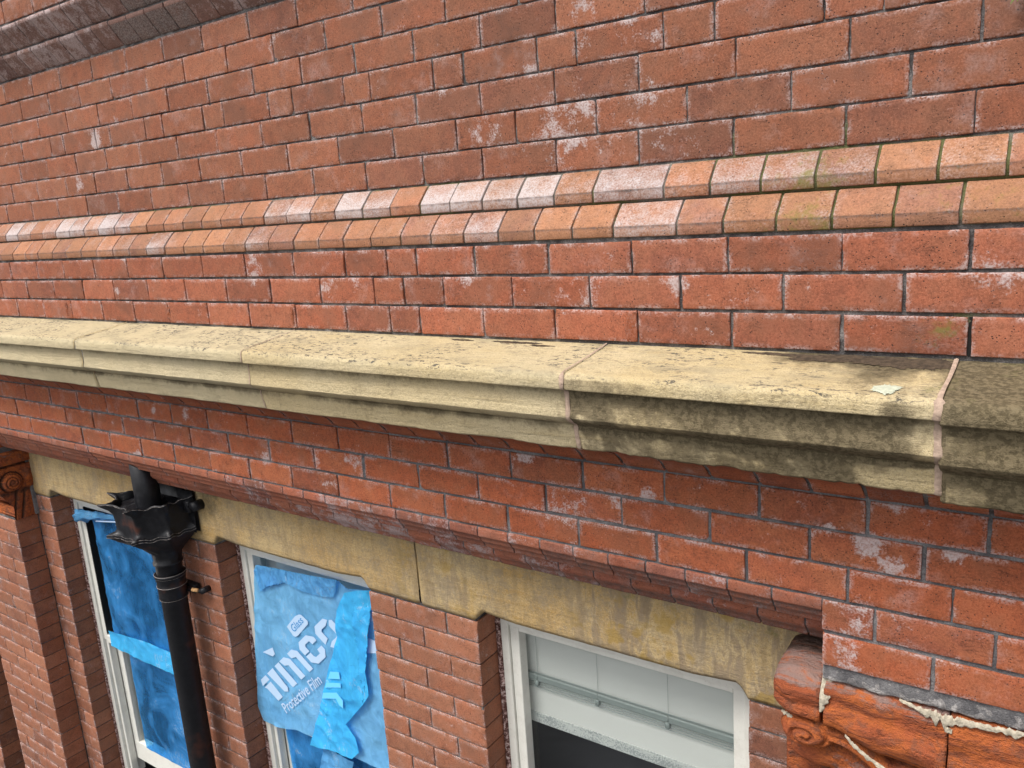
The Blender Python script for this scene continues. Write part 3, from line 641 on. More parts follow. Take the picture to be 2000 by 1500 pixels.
# receding moulded courses above the lintels
p1 = [(.0, -.929), (-.062, -.930), (-.066, -.932), (-.0665, -.936), (-.0665, -.953), (-.0655, -.9565), (-.061, -.960), (-.056, -.966), (-.0525, -.973), (-.0525, -.976), (-.046, -.981), (-.040, -.989), (-.038, -.996), (-.037, -.999), (-.034, -1.0005), (.0, -1.001)]
p2 = [(.05, -1.006), (.002, -1.007), (-.0015, -1.009), (-.002, -1.014), (-.002, -1.034), (-.0005, -1.038), (.003, -1.040), (.003, -1.044), (.009, -1.049), (.017, -1.056), (.024, -1.064), (.028, -1.071), (.030, -1.0765), (.05, -1.078)]
for n_, (pr, st, w_) in enumerate(((p1, -1.125, .1), (p2, -1.10, .1))):
    mb = MB(); c = [x for x in extend([-1.125 if n_ == 0 else -1.762], XP0, XP1, (.1016 if n_ == 0 else .1085,)) if XP0+.03 < x < XP1-.03]; c = [XP0]+c+[XP1]
    for a, b in zip(c, c[1:]):
        cx = (a+b)/2; e = .22+.32*math.exp(-((cx+1.75)/.45)**2)*(1 if n_ else .8)+random.uniform(-.12, .15)
        dk = .08+.26*max(0, min(1, (cx+1.7)/.8)) if cx > -3 else .05
        if cx < -2.4: e *= .4
        pbrick(mb, a+.0022, b-.0022, pr, eff0=e, dark0=dk, darkf=(lambda x, y, z: .22 if z < (-.958 if pr is p1 else -1.04) else 0), res=.018)
    mb.build('moulded_brick_course', M_mould, B, label=('upper' if n_ == 0 else 'lower')+' row of stepped-back moulded bricks above the lintels')
mo = MB(); P = []
for i in range(201):
    x = XP0+(XP1-XP0)*i/200; P.append([(x, y+n3(x, z, 0, 20)*.002, z) for y, z in [(-.05, -.925), (-.0625, -.932), (-.0625, -.953), (-.052, -.962), (-.0485, -.975), (-.036, -.989), (-.033, -.999), (-.02, -1.004), (.0015, -1.006), (.002, -1.034), (.007, -1.042), (.020, -1.054), (.033, -1.072), (.06, -1.082), (.15, -1.082)]])
mo.grid(P); mo.build('stepped_course_mortar', M_mortL, B)

# ------------------------------------------------------------------ bay piers and end piers
YB = .136
OPEN = [(-4.245, -3.36), (-2.885, -2.0), (-1.525, -.637)]
PIERS = [(-4.405, -4.245, 0), (-3.36, -2.885, 1), (-2.0, -1.525, 1), (-.637, -.405, 2)]
ZL = -1.362; ZB = -4.0
def pier(mb, x0, x1, y, ztop, zbot, jw=.0055, D=.114, res=.016, phase=0, eff=.0, sidejoint=True, jj=.0055):
    k = 0; z = ztop
    W_ = x1-x0
    while z > zbot:
        z0, z1 = z-m+jj/2, z-jj/2
        if W_ > .4: cuts = ([x0+W_*.5] if (k+phase) % 2 == 0 else [x0+W_*.26, x0+W_*.74]) if W_ < .5 else ([x0+W_*.4, x0+W_*.8] if (k+phase) % 2 == 0 else [x0+W_*.2, x0+W_*.6])
        elif W_ > .2: cuts = [x0+W_*.52] if (k+phase) % 2 == 0 else []
        else: cuts = [x0+W_*.35] if (k+phase) % 2 == 0 else []
        if z1 > -3.4: course(mb, z0, z1, y, [c+random.uniform(-.004, .004) for c in cuts], x0, x1, jw=jw, D=D, res=res if z > -2.7 else .03, eff0=eff+random.uniform(-.02, .05))
        z -= m; k += 1
    return k
for i, (x0, x1, ph) in enumerate(PIERS):
    mb = MB(); pier(mb, x0, x1, YB, ZL-.004, -3.3, phase=ph, eff=.03 if i < 3 else .06)
    mb.build('window_pier', M_pier, B, label=['narrow brick jamb beside the left window', 'brick pier behind the black downpipe', 'brick pier between the filmed window and the clear window', 'brick jamb right of the clear window'][i])
    mo = MB(); mo.box(x0+.004, x1-.004, YB+.0045, YB+.2, ZB, ZL+.004); mo.build('pier_mortar', M_mort, B, smooth=False)
YP = .02
mb = MB(); pier(mb, -4.957, XP0, YP, -1.470, -3.4, D=.112, phase=1); mb.build('end_pier', M_pier, B, label='projecting brick pier under the carved capital at the left')
mo = MB(); mo.box(-4.953, XP0-.004, YP+.0045, YP+.2, ZB, -1.46); mo.build('pier_mortar', M_mort, B, smooth=False)
mb = MB(); pier(mb, -5.9, -5.259, YP, -1.470, -3.4, D=.35, phase=0); mb.build('end_pier', M_pier, B, label='brick pier at the extreme left edge')
mo = MB(); mo.box(-5.9, -5.263, YP+.0045, YP+.45, ZB, -1.1); mo.box(-5.3, -4.94, .30, .5, ZB, -.9); mo.build('pier_mortar', M_mort, B, smooth=False)
# right pier: mostly out of view, under the capital
mb = MB(); pier(mb, XP1, .5, YP, -1.48, -2.4, D=.112, phase=1, res=.03); mb.build('end_pier', M_pier, B, label='brick pier under the weathered capital at the right')
mo = MB(); mo.box(XP1+.004, .5, YP+.0045, YP+.2, ZB, -1.47); mo.build('pier_mortar', M_mort, B, smooth=False)

# ------------------------------------------------------------------ lintels
def lbot(x):
    """underside height: bearings drop lower than the middle of each span"""
    z = -1.332
    for (a, b) in OPEN:
        if a-.0 <= x <= b+.0:
            d = min(x-a, b-x); 
            if d < .035: return -1.360+(.038)*math.sin(d/.035*math.pi/2)
            return -1.322-.011*min(1, (d-.035)/.12)
    return -1.361
for i, (a, b) in enumerate(((-4.402, -1.762), (-1.752, -.405))):
    mb = MB(); n = int((b-a)/.011); P, T, A = [], [], []
    yf = YB-.004+(0 if i == 0 else -.003); nz = 20
    for k in range(n+1):
        x = a+(b-a)*k/n; zb = lbot(x); zt = -1.084; row, rt, ra = [], [], []; dist = min(x-a, b-x)
        for j in range(nz+1):
            z = zt+(zb-zt)*j/nz; ed = .006*math.exp(-(z-zb)/.006)+.004*math.exp(-dist/.006)
            y = yf+ed+n3(x, 0, z, 5)*.002+n3(x, 2, z, 24)*.0015+n3(x, 3, z, 80)*.0006; row.append((x, y, z))
            st = 0
            if i == 1: st = min(1, max(0, .75*math.exp(-((x+1.62)/.14)**2)+1.0*max(0, min(1, (x+1.22)/.12))))
            else: st = .5*math.exp(-((x+1.8)/.06)**2)+.10
            dk = 0
            if i == 1 and x > -1.0: dk = .50*math.exp(-(z-zb)/.022)*min(1, (x+1.0)/.2)
            dk += .30*math.exp(-(zt-.055-z)/.012) if z < zt-.05 else .3
            if abs(x+3.1+.28) < .14: dk += .0
            dk += .55*math.exp(-((x+2.86)/.09)**2)*math.exp(-((z+1.2)/.10)**2)
            if dist < .02: dk += .1
            rt.append((0, st, dk)); ra.append((1, .35*st*math.exp(-abs(z-(zt-.065))/.02) if i else 0, 0))
        for dy in (.012, .06, .12, .2): row.append((x, yf+dy, zb+(.001 if dy < .02 else .002))); rt.append((0, 0, .15)); ra.append((1, 0, 0))
        P.append(row); T.append(rt); A.append(ra)
    mb.grid(P, T, A)
    mb.box(a+.001, b-.001, yf+.008, yf+.2, -1.31, -1.085)
    mb.build('stone_lintel', M_lint, B, label=['long clean yellow stone lintel over the two filmed windows', 'stained stone lintel with brown drip marks over the clear window'][i])
mo = MB(); mo.box(-1.7625, -1.7515, YB+.010, YB+.05, -1.35, -1.09); mo.build('lintel_joint', M_mort, B, smooth=False)

# ------------------------------------------------------------------ windows
GL = .283
def window(x0, x1, zm, labels, top=-1.37):
    """outer box frame, upper sash in front, lower sash behind; everything butted"""
    f = MB(); yf = .238; fw = .072; zt, zb_ = top-.0, -3.05
    for (a, b) in ((x0+.018, x0+.018+.030), (x1-.018-.030, x1-.018)): f.box(a, b, yf, yf+.10, zb_, zt, .002)
    f.box(x0+.0485, x1-.0485, yf+.001, yf+.10, zt-.046, zt, .002)
    W = f.build('window', M_white, B, smooth=False, label=labels)
    s1 = MB(); a0, a1 = x0+.0485, x1-.0485
    s1.box(a0, a0+.034, yf+.010, yf+.052, zm, zt-.0465, .002); s1.box(a1-.034, a1, yf+.010, yf+.052, zm, zt-.0465, .002)
    s1.box(a0+.0342, a1-.0342, yf+.0108, yf+.052, zt-.066, zt-.0467, .002); s1.box(a0+.0342, a1-.0342, yf+.0085, yf+.052, zm-.012, zm+.034, .003)
    s1.build('sash', M_white, W, smooth=False)
    s2 = MB(); yl = yf+.055
    s2.box(a0, a0+.020, yf+.016, yl-.002, zb_+.02, zm-.002, .002); s2.box(a1-.020, a1, yf+.016, yl-.002, zb_+.02, zm-.002, .002)
    s2.box(a0+.0205, a0+.068, yl, yl+.04, zb_+.10, zm+.02, .002); s2.box(a1-.068, a1-.0205, yl, yl+.04, zb_+.10, zm+.02, .002)
    s2.box(a0+.0205, a1-.0205, yl-.001, yl+.04, zb_+.10, zb_+.215, .003); s2.build('sash', M_white, W, smooth=False)
    g = MB(); g.box(a0+.030, a1-.030, GL, GL+.004, zm+.02, zt-.055); g.build('pane', M_glass, W, smooth=False)
    g = MB(); g.box(a0+.06, a1-.06, yl+.018, yl+.022, zb_+.20, zm+.02); g.build('pane', M_glass, W, smooth=False)
    # crumbling bedding mortar between reveal and frame
    for sgn, xe in ((1, x0), (-1, x1)):
        c = MB(); P = []
        for k in range(150):
            z = top-.0-(1.65)*k/149; w_ = .019+n3(z, x0, 0, 16)*.005+n3(z, x0, 2, 60)*.004; P.append([])
            for j in range(6):
                u = j/5; P[-1].append((xe+sgn*(w_*u-.002), .250-.014*math.sin(u*2.6)-(.012*(1-u))+n3(z, u*2, x0, 45)*.004, z))
        c.grid(P); c.build('bedding_mortar', M_crumb, W)
    return W
W1 = window(OPEN[0][0], OPEN[0][1], -2.20, 'tall white sash window at the left with thin dark-blue film')
W2 = window(OPEN[1][0], OPEN[1][1], -2.215, 'middle white sash window covered with pale-blue printed film')
W3 = window(OPEN[2][0], OPEN[2][1], -2.215, 'white sash window at the right with clear glass and a pale blind')

# interior
r = MB(); r.box(-5.2, .3, .55, 3.2, -3.6, -.9); o = r.build('interior_wall', M_dark, B, smooth=False)

# ------------------------------------------------------------------ blind behind the right window
bl = thing('window_blind', 'pale grey-green blind with thin cords and a grey bottom rail behind the clear right window', 'blind', (-1.08, .45, -1.9))
b_ = MB(); b_.box(-1.60, -.55, .310, .314, -1.800, -1.20); b_.build('blind_fabric', M_blind, bl, smooth=False)
def speck():
    s = NT('speckled_blind_hem'); n = s.noise(160, 3, .7); n2 = s.noise(9, 2, stretch=(1, 1, 3)); p = s.pos
    x = s.n('ShaderNodeSeparateXYZ'); s.set(x.inputs[0], p)
    d = s.ramp(s.add(n, s.mul(s.math('SUBTRACT', n2, .5), .5)), .50, .56)
    return s.bsdf(s.mix(s.mul(d, .8), (.50, .51, .49), (.24, .26, .26)), .8)
b_ = MB(); b_.box(-1.60, -.55, .306, .3095, -1.802, -1.765); b_.build('hem', speck(), bl, smooth=False)
b_ = MB(); b_.box(-1.60, -.55, .295, .309, -1.636, -1.612, .003); b_.build('rail', M_silver, bl, smooth=False)
for k, dz in enumerate((-1.606, -1.643, -1.651, -1.660)):
    b_ = MB(); b_.cyl((-1.60, .300, dz), (-.55, .300, dz), .0015, n=8); b_.build('cable', simple('cable_grey', (.30, .34, .33), .5) if k == 0 else bpy.data.materials['cable_grey'], bl)
for x in (-1.414, -1.184, -.942):
    b_ = MB(); b_.cyl((x, .303, -1.62), (x, .303, -1.22), .0006, n=6); b_.build('cord', bpy.data.materials['cable_grey'], bl)
    b_ = MB(); b_.box(x-.008, x+.008, .289, .303, -1.652, -1.630, .003); b_.cyl((x, .295, -1.632), (x, .295, -1.612), .0035, n=8); b_.build('clip', M_silver, bl)

bl2 = thing('window_blind', 'pale grey-green blind behind the blue film of the middle window', 'blind', (-2.45, .33, -1.9))
b_ = MB(); b_.box(-2.98, -1.9, .335, .339, -2.19, -1.20); b_.build('blind_fabric', M_blind, bl2, smooth=False)
# ------------------------------------------------------------------ films
def sheet(name, poly, y, mat, parent, amp=.004, nx=60, nz=90, seed=0, thick=None, bulge=0.0):
    """crinkled sheet clipped to an outline"""
    import bmesh
    xs = [p[0] for p in poly]; zs = [p[1] for p in poly]; x0, x1, z0, z1 = min(xs), max(xs), min(zs), max(zs)
    bm = bmesh.new(); vs = [bm.verts.new((x, 0, z)) for x, z in poly]; bm.faces.new(vs)
    bmesh.ops.triangulate(bm, faces=bm.faces[:])
    L = max(x1-x0, z1-z0)
    for _ in range(6):
        es = [e for e in bm.edges if e.calc_length() > .016]
        if not es: break
        bmesh.ops.subdivide_edges(bm, edges=es, cuts=1, use_grid_fill=False); bmesh.ops.triangulate(bm, faces=bm.faces[:])
    for v in bm.verts:
        x, z = v.co.x, v.co.z
        c = (1-abs(n3(x+seed, 0, z, 9)))**4*.6+(1-abs(n3(x+z, seed, z-x, 5)))**5*.6+n3(x, seed, z, 25)*.3
        d = min(x-x0, x1-x)
        v.co.y = y-amp*c-bulge*math.sin(math.pi*max(0, min(1, (x-x0)/(x1-x0))))
    me = bpy.data.meshes.new(name); bm.to_mesh(me); bm.free()
    me.polygons.foreach_set('use_smooth', [True]*len(me.polygons)); me.materials.append(mat)
    o = bpy.data.objects.new(name, me); COL.objects.link(o)
    if parent is not None: o.parent = parent; o.matrix_parent_inverse = Matrix.Translation(-Vector(parent.location) if parent.type == 'EMPTY' else Vector((0, 0, 0)))
    return o
def flat(name, polys, y, mat, parent, thick=.0006):
    mb = MB()
    for poly in polys:
        i0 = [mb.vert((x, y, z)) for x, z in poly]; i1 = [mb.vert((x, y+thick, z)) for x, z in poly]; mb.f.append(tuple(i0)); mb.f.append(tuple(i1[::-1]))
        n = len(poly)
        for k in range(n): mb.f.append((i0[k], i0[(k+1) % n], i1[(k+1) % n], i1[k]))
    return mb.build(name, mat, parent, smooth=False)
F2 = thing('protective_film', 'pale-blue printed plastic film hanging torn and folded over the middle window', 'plastic film', (-2.45, .24, -2.2))
main = [(-2.772,-1.50),(-2.766,-1.486),(-2.752,-1.46),(-2.266,-1.422),(-2.271,-1.455),(-2.20,-1.445),(-2.06,-1.42),(-2.05,-1.6),(-2.05,-2.19),(-2.132,-2.207),(-2.312,-2.205),(-2.42,-2.198),(-2.537,-2.196),(-2.64,-2.20),(-2.74,-2.226),(-2.86,-2.232),(-2.880,-2.16),(-2.849,-1.913),(-2.80,-1.654)]
sheet('film_sheet', main, .226, M_film, F2, amp=.006, seed=1)
roll = [(-2.75,-1.48),(-2.714,-1.445),(-2.491,-1.432),(-2.252,-1.414),(-2.265,-1.46),(-2.282,-1.49),(-2.327,-1.503),(-2.39,-1.507),(-2.46,-1.505),(-2.56,-1.495),(-2.658,-1.485),(-2.693,-1.544),(-2.731,-1.573)]
sheet('folded_top_edge', roll, .214, M_filmc, F2, amp=.008, seed=5)
flap = [(-2.203,-1.449),(-2.14,-1.43),(-2.06,-1.41),(-2.07,-1.46),(-2.105,-1.49),(-2.18,-1.523),(-2.159,-1.563),(-2.146,-1.705),(-2.138,-1.862),(-2.177,-1.916),(-2.29,-2.04),(-2.245,-2.085),(-2.235,-2.15),(-2.28,-2.195),(-2.40,-2.200),(-2.536,-2.226),(-2.499,-2.149),(-2.379,-1.885),(-2.28,-1.654),(-2.266,-1.541)]
sheet('hanging_flap', flap, .211, M_filmf, F2, amp=.010, seed=9, bulge=.006)
low = [(-2.80,-2.25),(-2.56,-2.25),(-2.30,-2.25),(-2.05,-2.25),(-2.05,-2.83),(-2.77,-2.83)]
sheet('lower_film_sheet', low, .289, M_filmd, F2, amp=.004, seed=13)
sheet('crumpled_tail', [(-2.48,-2.235),(-2.40,-2.222),(-2.30,-2.232),(-2.33,-2.32),(-2.42,-2.37),(-2.50,-2.42),(-2.58,-2.46),(-2.52,-2.36)], .232, M_filmc, F2, amp=.014, seed=17)
# printing: stencil capitals running up the film
ORG = Vector((-2.737, -2.096)); BV = Vector((.129, .118)); HV = Vector((-.110, .051))
BV = Vector((.1275, .1135)); HV = Vector((-.105, .068))
def L2(u, v, o=(0, 0)): p = ORG+BV*u+HV*v; return (p.x, p.y)
glyph = {
 'T': [[(.0,.78),(.12,1.0),(.42,1.0),(.42,.78)], [(.10,.0),(.36,.0),(.40,.70),(.02,.70),(.08,.6)]],
 'I': [[(.52,1.0),(.86,1.0),(.80,.12),(.70,.0),(.58,.10)]],
 'M': [[(.98,.0),(1.22,.0),(1.22,1.0),(.98,1.0)], [(1.27,1.0),(1.32,.76),(1.46,.68),(1.46,.0),(1.68,.0),(1.68,.80),(1.52,1.0)], [(1.74,.78),(1.92,.70),(1.92,.0),(2.12,.0),(2.12,.82),(1.98,1.0),(1.74,1.0)]],
 'C': [[(2.98,.62),(2.98,.78),(2.80,1.0),(2.40,1.0),(2.24,.80),(2.24,.52),(2.48,.52),(2.48,.72),(2.54,.78),(2.74,.78),(2.76,.62)], [(2.24,.46),(2.24,.2),(2.42,.0),(2.80,.0),(2.98,.2),(2.98,.38),(2.76,.38),(2.74,.22),(2.52,.22),(2.48,.30),(2.48,.46)]],
 'O': [[(3.12,.30),(3.12,.80),(3.28,1.0),(3.70,1.0),(3.80,.86),(3.62,.76),(3.40,.76),(3.34,.70),(3.34,.40)], [(3.20,.14),(3.30,.0),(3.74,.0),(3.92,.2),(3.92,.76),(3.84,.82),(3.70,.68),(3.70,.30),(3.64,.24),(3.38,.24)]]}
for ch in 'TIMCO': flat('letter_'+ch.lower(), [[L2(u, v) for u, v in g] for g in glyph[ch]], .2186, M_ink, F2)
frag = [[(-2.158,-1.552),(-2.10,-1.490),(-2.085,-1.545),(-2.140,-1.568)],[(-2.154,-1.638),(-2.115,-1.625),(-2.08,-1.63),(-2.09,-1.68),(-2.156,-1.698),(-2.165,-1.69),(-2.133,-1.657)],[(-2.154,-1.571),(-2.118,-1.556),(-2.118,-1.599),(-2.142,-1.603)],[(-2.784,-1.869),(-2.713,-1.828),(-2.702,-1.855),(-2.718,-1.871)]]
for g_ in frag: flat('printed_fragment', [g_], .2186, M_ink, F2)
fl = [[(-2.334,-1.815),(-2.282,-1.803),(-2.281,-1.833),(-2.351,-1.851)],[(-2.393,-1.927),(-2.312,-1.902),(-2.28,-1.927),(-2.285,-1.963),(-2.306,-1.955),(-2.32,-1.931),(-2.405,-1.957)],[(-2.365,-1.873),(-2.282,-1.851),(-2.282,-1.87),(-2.377,-1.899)]]
flat('show_through_print', fl, .1935, M_inkf, F2)
gb = [(-2.597,-1.701),(-2.585,-1.688),(-2.535,-1.638),(-2.509,-1.624),(-2.496,-1.623),(-2.461,-1.641),(-2.461,-1.654),(-2.535,-1.726),(-2.552,-1.735),(-2.564,-1.733)]
flat('printed_label_box', [gb], .2186, M_ink, F2)
def text(body, p0, p1, y, mat, name, h=None):
    """flat lettering whose baseline runs from p0 to p1"""
    cu = bpy.data.curves.new(name, 'FONT'); cu.body = body; cu.size = 1; cu.extrude = 0; cu.resolution_u = 3; cu.offset = .012
    o = bpy.data.objects.new(name, cu); COL.objects.link(o); bpy.context.view_layer.update()
    me = bpy.data.meshes.new_from_object(o.evaluated_get(bpy.context.evaluated_depsgraph_get())); bpy.data.objects.remove(o)
    wx = max(v.co.x for v in me.vertices); P0, P1 = Vector(p0), Vector(p1); d = (P1-P0)/wx; pe = Vector((-d.y, d.x))*(h or 1)
    for v in me.vertices:
        q = P0+d*v.co.x+pe*v.co.y; v.co = (q.x, y, q.y)
    me.materials.clear(); me.materials.append(mat); o = bpy.data.objects.new(name, me); COL.objects.link(o); o.parent = F2
    o.matrix_parent_inverse = Matrix.Translation(-Vector(F2.location)); return o
text('Protective Film', (-2.683, -2.134), (-2.420, -1.905), .2186, M_ink, 'lettering_line', 1.15)
text('Glass', (-2.556, -1.718), (-2.484, -1.650),   .2179, M_inkb, 'lettering_line', 1.0)

F1 = thing('protective_film', 'thin dark-blue plastic film stretched over the left window behind the black downpipe', 'plastic film', (-3.8, .24, -2.2))
sheet('film_sheet', [(-4.085,-1.480),(-3.9,-1.455),(-3.7,-1.44),(-3.42,-1.44),(-3.41,-2.15),(-3.7,-2.16),(-4.085,-2.17)], .252, M_filmd, F1, amp=.006, seed=21)
sheet('lower_film_sheet', [(-4.05,-2.24),(-3.40,-2.24),(-3.40,-2.84),(-4.05,-2.84)], .290, M_filmd, F1, amp=.004, seed=25)
sheet('film_band_on_rail', [(-4.10,-2.115),(-3.75,-2.085),(-3.39,-2.085),(-3.39,-2.205),(-3.75,-2.21),(-4.10,-2.205)], .232, M_filmf, F1, amp=.006, seed=27)
k_ = MB(); k_.box(-4.1620, -4.1560, .249, .284, -2.16, -1.44, .001); k_.box(-4.156, -4.088, .2790, .2815, -2.165, -1.455); k_.build('black_gap_strip', simple('gap_black', (.008, .008, .009), .6), W1, smooth=False)  # black strip along the gap between sash stile and film
# gathered strip along the top edge
mb = MB(); P = []
for i in range(60):
    u = i/59; x = -4.19+.42*u; zc = -1.487+.060*u**.8; rr = .024*(1-u)**.6+.005; P.append([])
    for j in range(16):
        a = 2*math.pi*j/16; q = rr*(1+.6*n3(x, math.cos(a), math.sin(a), 6)+.3*math.sin(a*5+u*20)); P[-1].append((x+.01*math.sin(a*3+u*30)*(1-u), .226+math.cos(a)*q*.7, zc+math.sin(a)*q))
mb.grid(P); mb.build('gathered_edge', M_filmc, F1)
mb = MB(); mb.cyl((-3.98, .214, -1.474), (-3.72, .222, -1.438), .0035, .005, n=8); mb.build('rolled_hem', M_ink, F1)

# ------------------------------------------------------------------ cast-iron downpipe with hopper head
DP = thing('downpipe', 'black cast-iron downpipe with spiky hopper head between the left windows', 'drainpipe', (-3.10, .05, -4.0))
PX, PY = -3.095, .045
mb = MB()
mb.lathe(PX, PY, [(.053, -4.0), (.053, -1.602), (.0545, -1.600), (.0585, -1.598), (.0585, -1.590), (.0580, -1.550), (.0600, -1.547), (.0605, -1.541), (.0585, -1.537), (.0585, -1.517), (.0605, -1.514), (.0605, -1.508), (.0605, -1.499), (.0640, -1.497), (.0645, -1.488), (.0610, -1.487), (.052, -1.487), (.048, -1.49)], 40)
mb.build('pipe', M_iron, DP)
HX = -3.13
mb = MB(); mb.lathe(PX, PY, [(.050, -1.49), (.0535, -1.480), (.0535, -1.445), (.060, -1.441), (.060, -1.432), (.0545, -1.427), (.055, -1.40), (.058, -1.38)], 36)
for v in range(len(mb.v)):
    x, y, z = mb.v[v]; mb.t[v] = (0, .85*max(0, min(1, (-(x-PX)-(y-PY)*.6)/.05)), 0)
mb.build('hopper_outlet', M_iron, DP)
# hopper: half-octagon plan with scalloped sides, flared pointed rim, waist band and funnel
PLAN = [(-.160, .112), (-.182, -.015), (-.082, -.108), (.086, -.108), (.160, .0), (.160, .112)]
LEV = [(-1.150, 1.05, 1.0), (-1.156, 1.06, 1.0), (-1.166, 1.02, .8), (-1.182, .95, .4), (-1.198, .92, .12), (-1.235, .905, .05), (-1.262, .905, .05), (-1.272, .92, .25), (-1.280, .97, .6), (-1.288, 1.01, .85), (-1.299, 1.015, .85), (-1.308, .96, .55), (-1.325, .88, .25), (-1.355, .72, .1), (-1.395, .52, 0), (-1.43, .39, 0), (-1.445, .35, 0)]
NS = 9
def hop(sc, spike, inner=0.0):
    out = []; n = len(PLAN)
    for i in range(n-1):
        a, b = Vector(PLAN[i]), Vector(PLAN[i+1])
        for t in range(NS):
            u = t/NS; q = a.lerp(b, u); md = math.sin(math.pi*u)
            k = (sc-inner)*(1-.13*spike*md**.8)+.09*spike*max(0, 1-min(u, 1-u)*5)
            out.append(Vector((q.x*k, (q.y-.112)*k+.112)))
    q = Vector(PLAN[-1]); out.append(Vector((q.x*(sc-inner+.09*spike), .112))); return out
def wav(i, sp_):
    u = (i % NS)/NS; return sp_*(.010*math.exp(-min(u, 1-u)*6)-.006*math.sin(math.pi*u)**2+.004*math.sin(4*math.pi*u))
rows = [hop(s_, sp_) for z, s_, sp_ in LEV]
P = []
for i in range(len(rows[0])):
    col_ = []
    for (z, s_, sp_), r_ in zip(LEV, rows):
        q = r_[i]; px, py = HX+q.x, q.y
        if s_ < .86:
            k = sst_((.86-s_)/.51); ang = math.atan2(q.y-.03, q.x); tx, ty = PX+.056*math.cos(ang), PY+.056*math.sin(ang); px, py = px*(1-k)+tx*k, py*(1-k)+ty*k
        col_.append((px, py, z+wav(i, sp_)+n3(px, py, z, 25)*.001))
    P.append(col_)
inn = [(-1.153, 1.03, 1.0), (-1.168, .95, .6), (-1.19, .89, .1), (-1.25, .86, 0), (-1.285, .82, 0)]
ri = [hop(s_, sp_) for z, s_, sp_ in inn]
Pi = [[(HX+r_[i].x, r_[i].y+.003, z+wav(i, sp_)) for (z, s_, sp_), r_ in zip(inn, ri)] for i in range(len(rows[0]))]
full = [list(reversed(b_))+a_ for a_, b_ in zip(P, Pi)]
mb = MB(); mb.grid(full)
i0 = [mb.vert(p_[0]) for p_ in full]; mb.f.append(tuple(i0))
bp = []
for i in range(25):
    u = i/24; x = HX-.175+.35*u; zt = -1.100+.010*math.cos(u*math.pi*6)-.045*abs(u-.5)**2*4+n3(x, 1, 1, 40)*.006; bp.append([(x, .128, -1.31), (x, .128, zt), (x, .112+.004*math.sin(u*20), zt), (x, .110, -1.31)])
mb.grid(bp)
mb.grid([[(HX+q.x*.97, .112+(q.y-.112)*.97, -1.186+n3(q.x, q.y, 3, 30)*.008), (HX+q.x*.5, .112+(q.y-.112)*.5, -1.172+n3(q.x, q.y, 5, 30)*.010), (HX, .10, -1.165)] for q in hop(.90, 0)])
for v in range(len(mb.v)):
    x, y, z = mb.v[v]
    if z > -1.30: mb.t[v] = (0, .06 if y < .1 and abs(z+1.178) > .018 else .30, 0)
    if z < -1.31 and x < PX-.01: mb.t[v] = (0, .55, 0)
mb.build('hopper_head', M_iron, DP, label='spiky black hopper head with pointed scalloped rims')
for lev, rr in ((1, .0014), (10, .0014), (9, .0009)):
    z, s_, sp_ = LEV[lev]; mb = MB(); pts = [Vector(P[i][lev])+Vector((0, -.0005, .0006)) for i in range(len(P))]
    pts = [q for q in pts]
    for i, (a, b) in enumerate(zip(pts, pts[1:])): mb.cyl(a, b, rr*(.35+.9*abs(n3(i*.37, lev, 0))), n=6)
    mb.build('worn_rim', M_edge, DP)
for (z0, rr) in ((-1.4865, .0645), (-1.5005, .0607), (-1.5405, .0607), (-1.5985, .0587)):
    mb = MB(); P_ = []
    for i in range(40):
        a = 2*math.pi*i/40; P_.append([(PX+math.cos(a)*(rr+q), PY+math.sin(a)*(rr+q), z0+w_) for q, w_ in ((-.001, -.0009), (.0004, 0), (-.001, .0009))])
    mb.grid(P_, close_u=True); mb.build('worn_collar_edge', M_edge, DP)
mb = MB(); P_ = []
IX, IY = -3.085, .0
for i in range(32):     # outlet pipe leaving the brickwork above, cut obliquely at its top
    a = 2*math.pi*i/32; r0 = .050; x = IX+math.cos(a)*r0; y = IY+math.sin(a)*r0
    zt = -.988-max(0, (y+.02))*.45-.01*math.cos(a)
    P_.append([(x, y, -1.30), (x, y, -1.12), (x, y, zt), (IX+math.cos(a)*r0*.8, IY+math.sin(a)*r0*.8, zt+.005), (IX, IY, zt-.004)])
mb.grid(P_, close_u=True); mb.build('inlet_pipe', M_iron, DP)
mb = MB(); mb.box(HX+.150, HX+.180, .085, .125, -1.215, -1.165, .004); mb.cyl((HX+.175, .10, -1.185), (HX+.215, .105, -1.185), .015, n=14); mb.cyl((HX+.205, .085, -1.185), (HX+.205, .133, -1.185), .020, .022, n=18); mb.build('fixing_lug', M_iron, DP, label='round lug right of the hopper head')
mb = MB(); mb.box(PX-.10, PX+.07, .100, .132, -1.60, -1.56, .004); mb.cyl((PX+.03, .085, -1.575), (PX+.130, .105, -1.575), .011, .010, n=12); mb.cyl((PX+.125, .095, -1.573), (PX+.125, .137, -1.573), .013, n=14); mb.build('fixing_lug', M_iron, DP, label='chipped lug fixing the pipe to the pier')
mb = MB(); mb.cyl((PX+.082, .0835, -1.568), (PX+.112, .0895, -1.568), .0085, .008, n=12); mb.build('chipped_patch', M_tan, DP)

# ------------------------------------------------------------------ terracotta capitals
def gauss(x, a, s): return math.exp(-((x-a)/s)**2)
def sst(t): t = max(0, min(1, t)); return t*t*(3-2*t)
